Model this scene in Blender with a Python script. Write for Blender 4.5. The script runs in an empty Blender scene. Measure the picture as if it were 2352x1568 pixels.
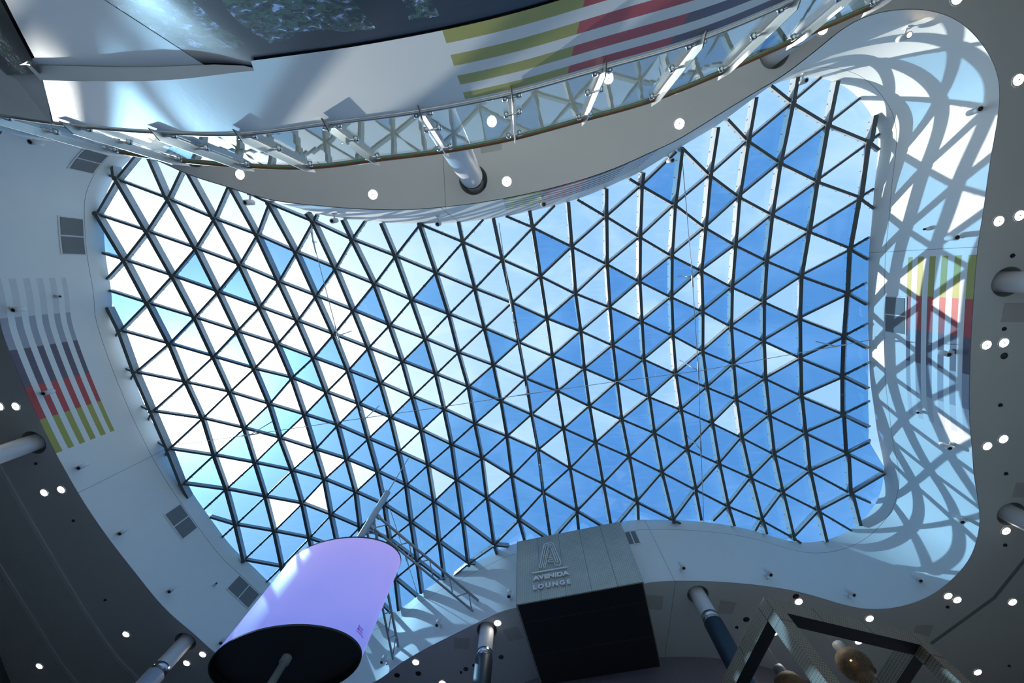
import bpy, bmesh, math, random
from mathutils import Vector, Matrix
random.seed(7)
SC = bpy.context.scene
COL = SC.collection
# ------------------------------------------------------------------ camera frame
# world: x right, y towards the lounge, z up; heights h are metres above the camera lens (z = h + CZ)
LEDS = 0.35
CZ = 1.6
FPX = 770.0
R = Matrix(((0.9995351659593645, -0.006276718703968722, 0.029833786432443925),
            (0.0, -0.9785767448544916, -0.20588238008626966),
            (0.030486915399650157, 0.20578667894763855, -0.9781218690721092)))
def ray(u, v):
    return R @ Vector((u - 1176.0, 784.0 - v, -FPX))
def plan(u, v):
    d = ray(u, v)
    return Vector((d.x / d.z, d.y / d.z))
def at(u, v, h):
    p = plan(u, v)
    return Vector((p.x * h, p.y * h, h + CZ))
H1 = 10.0      # soffit
H2 = 12.97     # rim of the glass roof
# ------------------------------------------------------------------ materials
def new_mat(name):
    m = bpy.data.materials.new(name); m.use_nodes = True
    return m, m.node_tree.nodes, m.node_tree.links, m.node_tree.nodes['Principled BSDF']
def mat(name, col, rough=0.6, metal=0.0, noise=0.06, scale=6.0, bump=0.0, spec=None, emit=None, estr=0.0):
    m, n, l, b = new_mat(name)
    b.inputs['Roughness'].default_value = rough
    b.inputs['Metallic'].default_value = metal
    if spec is not None: b.inputs['Specular IOR Level'].default_value = spec
    tc = n.new('ShaderNodeTexCoord'); tx = n.new('ShaderNodeTexNoise')
    tx.inputs['Scale'].default_value = scale; tx.inputs['Detail'].default_value = 4
    l.new(tc.outputs['Object'], tx.inputs['Vector'])
    mr = n.new('ShaderNodeMapRange')
    mr.inputs['To Min'].default_value = 1 - noise; mr.inputs['To Max'].default_value = 1 + noise
    l.new(tx.outputs['Fac'], mr.inputs['Value'])
    mx = n.new('ShaderNodeVectorMath'); mx.operation = 'SCALE'
    mx.inputs[0].default_value = col[:3]
    l.new(mr.outputs['Result'], mx.inputs['Scale'])
    l.new(mx.outputs['Vector'], b.inputs['Base Color'])
    if bump:
        bp = n.new('ShaderNodeBump'); bp.inputs['Strength'].default_value = bump; bp.inputs['Distance'].default_value = 0.02
        l.new(tx.outputs['Fac'], bp.inputs['Height']); l.new(bp.outputs['Normal'], b.inputs['Normal'])
    if emit:
        b.inputs['Emission Color'].default_value = (*emit, 1); b.inputs['Emission Strength'].default_value = estr
    return m
def glass_mat(name, tint, ior=1.5, rough=0.0, dirt=0.0):
    m = bpy.data.materials.new(name); m.use_nodes = True
    n, l = m.node_tree.nodes, m.node_tree.links
    n.clear()
    o = n.new('ShaderNodeOutputMaterial'); mix = n.new('ShaderNodeMixShader')
    t = n.new('ShaderNodeBsdfTransparent'); g = n.new('ShaderNodeBsdfGlossy'); fr = n.new('ShaderNodeFresnel')
    geo = n.new('ShaderNodeNewGeometry')
    fr.inputs['IOR'].default_value = ior
    g.inputs['Roughness'].default_value = rough
    # the Fresnel node flips the index on back faces; feed it a front-facing normal instead
    t.inputs['Color'].default_value = (*tint, 1); g.inputs['Color'].default_value = (0.95, 0.97, 1.0, 1)
    inv = n.new('ShaderNodeMath'); inv.operation = 'DIVIDE'; inv.inputs[0].default_value = 1.0; inv.inputs[1].default_value = ior
    sel = n.new('ShaderNodeMix'); sel.data_type = 'FLOAT'
    sel.inputs[2].default_value = ior; sel.inputs[3].default_value = 1.0 / ior
    l.new(geo.outputs['Backfacing'], sel.inputs[0])
    # IOR below 1 is inverted again on back faces, giving the same reflectance from both sides
    l.new(sel.outputs[0], fr.inputs['IOR'])
    l.new(fr.outputs['Fac'], mix.inputs['Fac']); l.new(t.outputs[0], mix.inputs[1]); l.new(g.outputs[0], mix.inputs[2])
    last = mix
    if dirt:
        d = n.new('ShaderNodeBsdfTranslucent'); d.inputs['Color'].default_value = (0.9, 0.95, 1.0, 1)
        m2 = n.new('ShaderNodeMixShader'); tx = n.new('ShaderNodeTexNoise'); tc = n.new('ShaderNodeTexCoord'); mp = n.new('ShaderNodeMapping')
        mp.inputs['Scale'].default_value = (0.4, 5.0, 1.0); mp.inputs['Rotation'].default_value = (0, 0, 1.2)
        tx.inputs['Scale'].default_value = 3.0; tx.inputs['Detail'].default_value = 5
        rp = n.new('ShaderNodeMapRange'); rp.inputs['From Min'].default_value = 0.5; rp.inputs['From Max'].default_value = 0.8
        rp.inputs['To Max'].default_value = dirt
        l.new(tc.outputs['Object'], mp.inputs['Vector']); l.new(mp.outputs[0], tx.inputs['Vector'])
        l.new(tx.outputs['Fac'], rp.inputs['Value']); l.new(rp.outputs[0], m2.inputs['Fac'])
        l.new(mix.outputs[0], m2.inputs[1]); l.new(d.outputs[0], m2.inputs[2]); last = m2
    l.new(last.outputs[0], o.inputs['Surface'])
    return m
def perforated(name, col, hole, pitch, rad, rough=0.35, metal=0.7, uvname='UVMap', seam=None):
    """metal sheet with a square grid of round holes (uv in metres)"""
    m, n, l, b = new_mat(name)
    b.inputs['Roughness'].default_value = rough; b.inputs['Metallic'].default_value = metal
    uv = n.new('ShaderNodeUVMap'); uv.uv_map = uvname
    sc = n.new('ShaderNodeVectorMath'); sc.operation = 'SCALE'; sc.inputs['Scale'].default_value = 1 / pitch
    fr = n.new('ShaderNodeVectorMath'); fr.operation = 'FRACTION'
    sb = n.new('ShaderNodeVectorMath'); sb.operation = 'SUBTRACT'; sb.inputs[1].default_value = (0.5, 0.5, 0)
    ln = n.new('ShaderNodeVectorMath'); ln.operation = 'LENGTH'
    lt = n.new('ShaderNodeMath'); lt.operation = 'LESS_THAN'; lt.inputs[1].default_value = rad / pitch
    l.new(uv.outputs['UV'], sc.inputs[0]); l.new(sc.outputs[0], fr.inputs[0]); l.new(fr.outputs[0], sb.inputs[0])
    l.new(sb.outputs[0], ln.inputs[0]); l.new(ln.outputs['Value'], lt.inputs[0])
    tx = n.new('ShaderNodeTexNoise'); tx.inputs['Scale'].default_value = 1.5
    tc = n.new('ShaderNodeTexCoord'); l.new(tc.outputs['Object'], tx.inputs['Vector'])
    mr = n.new('ShaderNodeMapRange'); mr.inputs['To Min'].default_value = 0.8; mr.inputs['To Max'].default_value = 1.2
    l.new(tx.outputs['Fac'], mr.inputs['Value'])
    vs = n.new('ShaderNodeVectorMath'); vs.operation = 'SCALE'; vs.inputs[0].default_value = col
    l.new(mr.outputs[0], vs.inputs['Scale'])
    mx = n.new('ShaderNodeMix'); mx.data_type = 'RGBA'; mx.inputs[7].default_value = (*hole, 1)
    l.new(vs.outputs[0], mx.inputs[6]); l.new(lt.outputs[0], mx.inputs[0])
    fac = mx.outputs[2]
    if seam:
        # dark panel joints every seam metres along u
        sp = n.new('ShaderNodeSeparateXYZ'); l.new(uv.outputs['UV'], sp.inputs[0])
        dv = n.new('ShaderNodeMath'); dv.operation = 'DIVIDE'; dv.inputs[1].default_value = seam
        f2 = n.new('ShaderNodeMath'); f2.operation = 'FRACT'; l2 = n.new('ShaderNodeMath'); l2.operation = 'LESS_THAN'; l2.inputs[1].default_value = 0.018 / seam
        l.new(sp.outputs[0], dv.inputs[0]); l.new(dv.outputs[0], f2.inputs[0]); l.new(f2.outputs[0], l2.inputs[0])
        m3 = n.new('ShaderNodeMix'); m3.data_type = 'RGBA'; m3.inputs[7].default_value = (*hole, 1)
        l.new(fac, m3.inputs[6]); l.new(l2.outputs[0], m3.inputs[0]); fac = m3.outputs[2]
    l.new(fac, b.inputs['Base Color'])
    return m
M = {}
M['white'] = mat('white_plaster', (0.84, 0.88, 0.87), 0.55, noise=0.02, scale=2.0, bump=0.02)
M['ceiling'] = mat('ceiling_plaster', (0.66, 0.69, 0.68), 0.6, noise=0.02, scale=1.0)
M['seam'] = mat('seam', (0.22, 0.24, 0.25), 0.7)
M['olive'] = mat('olive_paint', (0.42, 0.42, 0.10), 0.5)
M['red'] = mat('red_paint', (0.52, 0.085, 0.085), 0.5)
M['plum'] = mat('plum_paint', (0.15, 0.125, 0.165), 0.5)
M['greyblue'] = mat('grey_blue_paint', (0.40, 0.43, 0.50), 0.5)
M['faint'] = mat('faint_grey_paint', (0.70, 0.72, 0.74), 0.5)
M['steel'] = mat('painted_steel', (0.42, 0.46, 0.48), 0.35, noise=0.05)
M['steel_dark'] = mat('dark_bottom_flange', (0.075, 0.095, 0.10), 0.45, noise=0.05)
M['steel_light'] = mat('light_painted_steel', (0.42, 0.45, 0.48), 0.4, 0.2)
M['chrome'] = mat('brushed_chrome', (0.62, 0.64, 0.66), 0.22, 1.0, noise=0.15, scale=30)
M['stainless'] = mat('stainless', (0.60, 0.62, 0.62), 0.33, 0.9)
M['wood'] = mat('oak_handrail', (0.22, 0.105, 0.04), 0.4, noise=0.3, scale=15)
M['column'] = mat('column_white', (0.74, 0.75, 0.77), 0.45)
M['navy'] = mat('column_navy', (0.018, 0.034, 0.05), 0.5)
M['lightwhite'] = mat('fitting_white', (0.78, 0.79, 0.79), 0.4)
M['black'] = mat('black', (0.012, 0.013, 0.015), 0.5)
M['darkgrey'] = mat('dark_grey', (0.05, 0.055, 0.06), 0.6)
M['lens'] = mat('lens', (0.03, 0.03, 0.035), 0.1)
M['hole'] = mat('recess', (0.28, 0.30, 0.29), 0.7)
M['grille'] = mat('grille', (0.20, 0.215, 0.22), 0.6)
M['panel'] = mat('access_panel', (0.50, 0.51, 0.50), 0.6)
M['floor'] = mat('floor_tile', (0.74, 0.78, 0.78), 0.35, noise=0.1, scale=1.5)
M['rear_floor'] = mat('pale_stone_floor', (0.80, 0.82, 0.80), 0.4)
M['rear_wall'] = mat('pale_rear_wall', (0.62, 0.65, 0.65), 0.6)
M['gallery'] = mat('gallery_floor', (0.17, 0.19, 0.20), 0.4, noise=0.1, scale=1.5)
M['outer'] = mat('outer_wall', (0.14, 0.16, 0.17), 0.7)
M['bulkhead'] = mat('bulkhead', (0.30, 0.28, 0.33), 0.7)
M['sign'] = mat('sign_letters', (0.93, 0.95, 0.97), 0.35)
M['ledtext'] = mat('screen_text', (0.03, 0.01, 0.08), 0.4, emit=(0.03, 0.006, 0.10), estr=1.0)
M['lamp'] = mat('lamp_glow', (1, 1, 1), 0.4, emit=(1.0, 0.93, 0.82), estr=7.0)
M['amber'] = mat('amber_bulb', (1, 0.7, 0.3), 0.4, emit=(1.0, 0.62, 0.22), estr=14.0)
M['clear'] = glass_mat('clear_glass', (0.93, 0.97, 0.99), 1.5, dirt=0.05)
M['tint'] = glass_mat('tinted_glass', (0.23, 0.47, 0.73), 1.8, dirt=0.03)
M['rail_glass'] = glass_mat('balustrade_glass', (0.88, 0.95, 0.94), 1.6)
M['glass_edge'] = mat('glass_edge', (0.02, 0.30, 0.24), 0.2)
M['perf'] = perforated('perforated_metal', (0.46, 0.49, 0.43), (0.17, 0.19, 0.18), 0.066, 0.012, 0.4, 0.25, seam=0.87)
M['perf_shade'] = perforated('shade_coloured_perforated', (0.010, 0.011, 0.014), (0.003, 0.003, 0.004), 0.072, 0.017, 0.5, 0.0, seam=0.87)  # near-black colour stands for the shade on unlit undersides
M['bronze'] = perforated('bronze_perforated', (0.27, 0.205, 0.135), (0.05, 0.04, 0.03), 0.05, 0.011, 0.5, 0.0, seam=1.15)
def led_mat():
    m, n, l, b = new_mat('led_screen')
    b.inputs['Base Color'].default_value = (0.10, 0.10, 0.14, 1); b.inputs['Roughness'].default_value = 0.4
    tc = n.new('ShaderNodeTexCoord'); sp = n.new('ShaderNodeSeparateXYZ'); l.new(tc.outputs['Generated'], sp.inputs[0])
    tx = n.new('ShaderNodeTexNoise'); tx.inputs['Scale'].default_value = 2.2; l.new(tc.outputs['Generated'], tx.inputs['Vector'])
    ad = n.new('ShaderNodeMath'); ad.operation = 'MULTIPLY_ADD'; ad.inputs[1].default_value = 0.5
    sb = n.new('ShaderNodeMath'); sb.operation = 'SUBTRACT'; sb.inputs[1].default_value = 0.25
    l.new(tx.outputs['Fac'], ad.inputs[0]); l.new(sp.outputs[2], ad.inputs[2]); l.new(ad.outputs[0], sb.inputs[0])
    cr = n.new('ShaderNodeValToRGB')
    cr.color_ramp.elements[0].color = (0.21, 0.26, 0.86, 1); cr.color_ramp.elements[0].position = 0.05
    cr.color_ramp.elements[1].color = (0.37, 0.33, 0.88, 1); cr.color_ramp.elements[1].position = 0.95
    e = cr.color_ramp.elements.new(0.5); e.color = (0.29, 0.30, 0.89, 1)
    l.new(sb.outputs[0], cr.inputs[0])
    l.new(cr.outputs[0], b.inputs['Emission Color']); b.inputs['Emission Strength'].default_value = LEDS
    return m
M['led'] = led_mat()
def mural_mat():
    m, n, l, b = new_mat('forest_print')
    b.inputs['Roughness'].default_value = 0.3
    uv = n.new('ShaderNodeUVMap'); uv.uv_map = 'UVMap'
    sp = n.new('ShaderNodeSeparateXYZ'); l.new(uv.outputs[0], sp.inputs[0])
    def noise(scale, detail, sx, sy, dist=0.0):
        mp = n.new('ShaderNodeMapping'); mp.inputs['Scale'].default_value = (sx, sy, 1)
        t = n.new('ShaderNodeTexNoise'); t.inputs['Scale'].default_value = scale; t.inputs['Detail'].default_value = detail; t.inputs['Distortion'].default_value = dist
        l.new(uv.outputs[0], mp.inputs[0]); l.new(mp.outputs[0], t.inputs['Vector']); return t
    fol = noise(15, 10, 1, 1.4, 0.9)
    cr = n.new('ShaderNodeValToRGB'); e = cr.color_ramp.elements
    e[0].position = 0.40; e[0].color = (0.014, 0.022, 0.035, 1); e[1].position = 0.66; e[1].color = (0.55, 0.70, 1.0, 1)
    x = e.new(0.50); x.color = (0.06, 0.15, 0.07, 1); x = e.new(0.575); x.color = (0.10, 0.10, 0.17, 1)
    l.new(fol.outputs['Fac'], cr.inputs[0])
    tw = n.new('ShaderNodeTexVoronoi'); tw.feature = 'DISTANCE_TO_EDGE'; tw.inputs['Scale'].default_value = 9
    wn = noise(5, 6, 1, 1, 1.0); wa = n.new('ShaderNodeVectorMath'); wa.operation = 'MULTIPLY_ADD'; wa.inputs[1].default_value = (.5, .5, .5)
    l.new(wn.outputs['Color'], wa.inputs[0]); l.new(uv.outputs[0], wa.inputs[2]); l.new(wa.outputs[0], tw.inputs['Vector'])
    tl = n.new('ShaderNodeMath'); tl.operation = 'LESS_THAN'; tl.inputs[1].default_value = 0.022; l.new(tw.outputs['Distance'], tl.inputs[0])
    m1 = n.new('ShaderNodeMix'); m1.data_type = 'RGBA'; m1.inputs[7].default_value = (0.02, 0.018, 0.025, 1)
    l.new(tl.outputs[0], m1.inputs[0]); l.new(cr.outputs[0], m1.inputs[6])
    # tree trunks: three broad dark bands with ragged edges
    wob = noise(4, 9, 1.0, 0.8, 0.4)
    col = m1.outputs[2]
    for (c, w) in ((-0.86, 0.12), (-0.36, 0.2), (0.75, 0.33), (1.5, 0.3), (2.6, 0.35), (-1.75, 0.07)):
        a = n.new('ShaderNodeMath'); a.operation = 'MULTIPLY_ADD'; a.inputs[1].default_value = 0.16
        s2 = n.new('ShaderNodeMath'); s2.operation = 'SUBTRACT'; s2.inputs[1].default_value = c + 0.08
        ab = n.new('ShaderNodeMath'); ab.operation = 'ABSOLUTE'; lt = n.new('ShaderNodeMath'); lt.operation = 'LESS_THAN'; lt.inputs[1].default_value = w
        l.new(wob.outputs['Fac'], a.inputs[0]); l.new(sp.outputs[0], a.inputs[2]); l.new(a.outputs[0], s2.inputs[0]); l.new(s2.outputs[0], ab.inputs[0]); l.new(ab.outputs[0], lt.inputs[0])
        mm = n.new('ShaderNodeMix'); mm.data_type = 'RGBA'; mm.inputs[7].default_value = (0.016, 0.017, 0.024, 1)
        l.new(lt.outputs[0], mm.inputs[0]); l.new(col, mm.inputs[6]); col = mm.outputs[2]
    # dark ground line along the top edge of the print
    g = n.new('ShaderNodeMath'); g.operation = 'MULTIPLY_ADD'; g.inputs[1].default_value = 0.22; l.new(wob.outputs['Fac'], g.inputs[0]); l.new(sp.outputs[1], g.inputs[2])
    gt = n.new('ShaderNodeMath'); gt.operation = 'GREATER_THAN'; gt.inputs[1].default_value = 4.20; l.new(g.outputs[0], gt.inputs[0])
    mm = n.new('ShaderNodeMix'); mm.data_type = 'RGBA'; mm.inputs[7].default_value = (0.010, 0.012, 0.022, 1)
    l.new(gt.outputs[0], mm.inputs[0]); l.new(col, mm.inputs[6]); col = mm.outputs[2]
    l.new(col, b.inputs['Base Color'])
    return m
M['mural'] = mural_mat()
def weave_mat():
    m, n, l, b = new_mat('woven_shade')
    b.inputs['Base Color'].default_value = (0.13, 0.08, 0.03, 1); b.inputs['Roughness'].default_value = 0.7
    tr = n.new('ShaderNodeBsdfTransparent'); mix = n.new('ShaderNodeMixShader'); out = n['Material Output']
    uv = n.new('ShaderNodeUVMap'); uv.uv_map = 'UVMap'
    ck = n.new('ShaderNodeVectorMath'); ck.operation = 'FRACTION'; sc = n.new('ShaderNodeVectorMath'); sc.operation = 'MULTIPLY'; sc.inputs[1].default_value = (90, 34, 1)
    l.new(uv.outputs[0], sc.inputs[0]); l.new(sc.outputs[0], ck.inputs[0])
    sp = n.new('ShaderNodeSeparateXYZ'); l.new(ck.outputs[0], sp.inputs[0])
    mn = n.new('ShaderNodeMath'); mn.operation = 'MAXIMUM'; l.new(sp.outputs[0], mn.inputs[0]); l.new(sp.outputs[1], mn.inputs[1])
    gt = n.new('ShaderNodeMath'); gt.operation = 'GREATER_THAN'; gt.inputs[1].default_value = 0.6; l.new(mn.outputs[0], gt.inputs[0])
    l.new(gt.outputs[0], mix.inputs[0]); l.new(tr.outputs[0], mix.inputs[1]); l.new(b.outputs[0], mix.inputs[2])
    l.new(mix.outputs[0], out.inputs['Surface'])
    return m
M['weave'] = weave_mat()
# ------------------------------------------------------------------ mesh helpers
class MB:
    def __init__(s): s.v = []; s.f = []; s.m = []; s.uv = {}; s.mats = []; s.sm = []
    def mi(s, m):
        if m not in s.mats: s.mats.append(m)
        return s.mats.index(m)
    def vert(s, p): s.v.append(tuple(p)); return len(s.v) - 1
    def face(s, idx, m, uv=None, smooth=False):
        s.f.append(tuple(idx)); s.m.append(s.mi(m)); s.sm.append(smooth)
        if uv: s.uv[len(s.f) - 1] = uv
    def quad(s, pts, m, uv=None): s.face([s.vert(p) for p in pts], m, uv)
    def box_axes(s, o, a, b, c, m, uvs=False, mats=None):
        """box with corner o and edge vectors a, b, c; faces -a +a -b +b -c +c"""
        P = [o, o + a, o + a + b, o + b, o + c, o + a + c, o + a + b + c, o + b + c]
        i = [s.vert(p) for p in P]
        A, B, C = a.length, b.length, c.length
        F = [((0, 3, 7, 4), (B, C)), ((1, 5, 6, 2), None), ((0, 4, 5, 1), None), ((3, 2, 6, 7), None), ((0, 1, 2, 3), None), ((4, 7, 6, 5), None)]
        flip = a.cross(b).dot(c) < 0
        uvl = [[(0, 0), (0, B), (C, B), (C, 0)], [(0, 0), (C, 0), (C, B), (0, B)], [(0, 0), (0, C), (A, C), (A, 0)], [(0, 0), (A, 0), (A, C), (0, C)],
               [(0, 0), (A, 0), (A, B), (0, B)], [(0, 0), (0, B), (A, B), (A, 0)]]
        for k, (q, _) in enumerate(F):
            idx = [i[x] for x in q]; uu = uvl[k]
            if flip: idx.reverse(); uu = list(reversed(uu))
            s.face(idx, (mats[k] if mats else m), uu if uvs else None)
    def bar(s, p, q, w, d, up, m, off=0.0, low=None):
        """rectangular bar from p to q, width w, depth d below the line (along -up)"""
        p = Vector(p); q = Vector(q); t = (q - p); L = t.length
        if L < 1e-5: return
        t /= L; sd = t.cross(up)
        if sd.length < 1e-4: sd = t.cross(Vector((1, 0.3, 0)))
        sd.normalize(); u2 = sd.cross(t).normalized()
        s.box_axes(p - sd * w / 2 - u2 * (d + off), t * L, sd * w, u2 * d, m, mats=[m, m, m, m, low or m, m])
    def tube(s, pts, r, m, n=10, caps=True, closed=False):
        pts = [Vector(p) for p in pts]; rings = []; N = len(pts)
        prev = None
        for k, p in enumerate(pts):
            if closed: t = pts[(k + 1) % N] - pts[k - 1]
            else: t = pts[min(k + 1, N - 1)] - pts[max(k - 1, 0)]
            t.normalize()
            if prev is None:
                a = t.cross(Vector((0, 0, 1)))
                if a.length < 1e-3: a = t.cross(Vector((1, 0, 0)))
            else:
                a = prev - t * prev.dot(t)
            a.normalize(); prev = a; b = t.cross(a)
            rr = r[k] if isinstance(r, (list, tuple)) else r
            rings.append([s.vert(p + a * rr * math.cos(x) + b * rr * math.sin(x)) for x in [2 * math.pi * j / n for j in range(n)]])
        for k in range(N if closed else N - 1):
            A, B = rings[k], rings[(k + 1) % N]
            for j in range(n): s.face((A[j], A[(j + 1) % n], B[(j + 1) % n], B[j]), m, smooth=True)
        if caps and not closed:
            s.face(list(reversed(rings[0])), m); s.face(rings[-1], m)
    def lathe(s, o, ax, prof, m, n=24, mats=None, smooth=True, uv=False):
        """profile [(radius, distance along ax)] revolved about axis ax through o"""
        o = Vector(o); ax = Vector(ax).normalized()
        a = ax.cross(Vector((0.0, 0.0, 1.0)))
        if a.length < 1e-3: a = Vector((1, 0, 0))
        a.normalize(); b = ax.cross(a)
        rings = []
        for (r, d) in prof:
            if r < 1e-5: rings.append([s.vert(o + ax * d)] * n)
            else: rings.append([s.vert(o + ax * d + (a * math.cos(2 * math.pi * j / n) + b * math.sin(2 * math.pi * j / n)) * r) for j in range(n)])
        for k in range(len(prof) - 1):
            A, B = rings[k], rings[k + 1]; mm = mats[k] if mats else m
            for j in range(n):
                j2 = (j + 1) % n
                q = [A[j], A[j2], B[j2], B[j]]
                qq = []
                for x in q:
                    if x not in qq: qq.append(x)
                u = None
                if uv and len(qq) == 4:
                    u = [(j / n, k / (len(prof) - 1)), ((j + 1) / n, k / (len(prof) - 1)), ((j + 1) / n, (k + 1) / (len(prof) - 1)), (j / n, (k + 1) / (len(prof) - 1))]
                if len(qq) >= 3: s.face(qq, mm, u, smooth=smooth)
    def build(s, name, parent=None, bevel=0.0):
        me = bpy.data.meshes.new(name)
        me.from_pydata(s.v, [], s.f)
        for m in s.mats: me.materials.append(m)
        for p, i, sm in zip(me.polygons, s.m, s.sm): p.material_index = i; p.use_smooth = sm
        if s.uv:
            ul = me.uv_layers.new(name='UVMap')
            for fi, uu in s.uv.items():
                for li, c in zip(me.polygons[fi].loop_indices, uu): ul.data[li].uv = c
        me.update()
        o = bpy.data.objects.new(name, me); COL.objects.link(o)
        if parent is not None:
            o.parent = parent; o.matrix_parent_inverse = Matrix.Translation(-parent.location)
        if bevel:
            b = o.modifiers.new('edge', 'BEVEL'); b.width = bevel; b.segments = 2; b.limit_method = 'ANGLE'
        return o
def tag(o, label, cat, group=None, kind=None):
    if label: o['label'] = label
    if cat: o['category'] = cat
    if group: o['group'] = group
    if kind: o['kind'] = kind
    return o
def thing(name, loc, label, cat, group=None):
    o = bpy.data.objects.new(name, None); o.location = loc; o.empty_display_size = 0.2; COL.objects.link(o)
    return tag(o, label, cat, group)
def struct(o, label=None):
    o['kind'] = 'structure'
    if label: o['label'] = label
    return o
def copy_tree(src, loc, rot, label):
    c = src.copy(); COL.objects.link(c); c.location = loc; c.rotation_euler = rot; c['label'] = label
    for ch in src.children:
        d = ch.copy(); COL.objects.link(d); d.parent = c
        for g in ch.children:
            e = g.copy(); COL.objects.link(e); e.parent = d
    return c
ORD = ['first', 'second', 'third', 'fourth', 'fifth', 'sixth', 'seventh', 'eighth', 'ninth', 'tenth', 'eleventh', 'twelfth', 'thirteenth', 'fourteenth']
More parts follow.
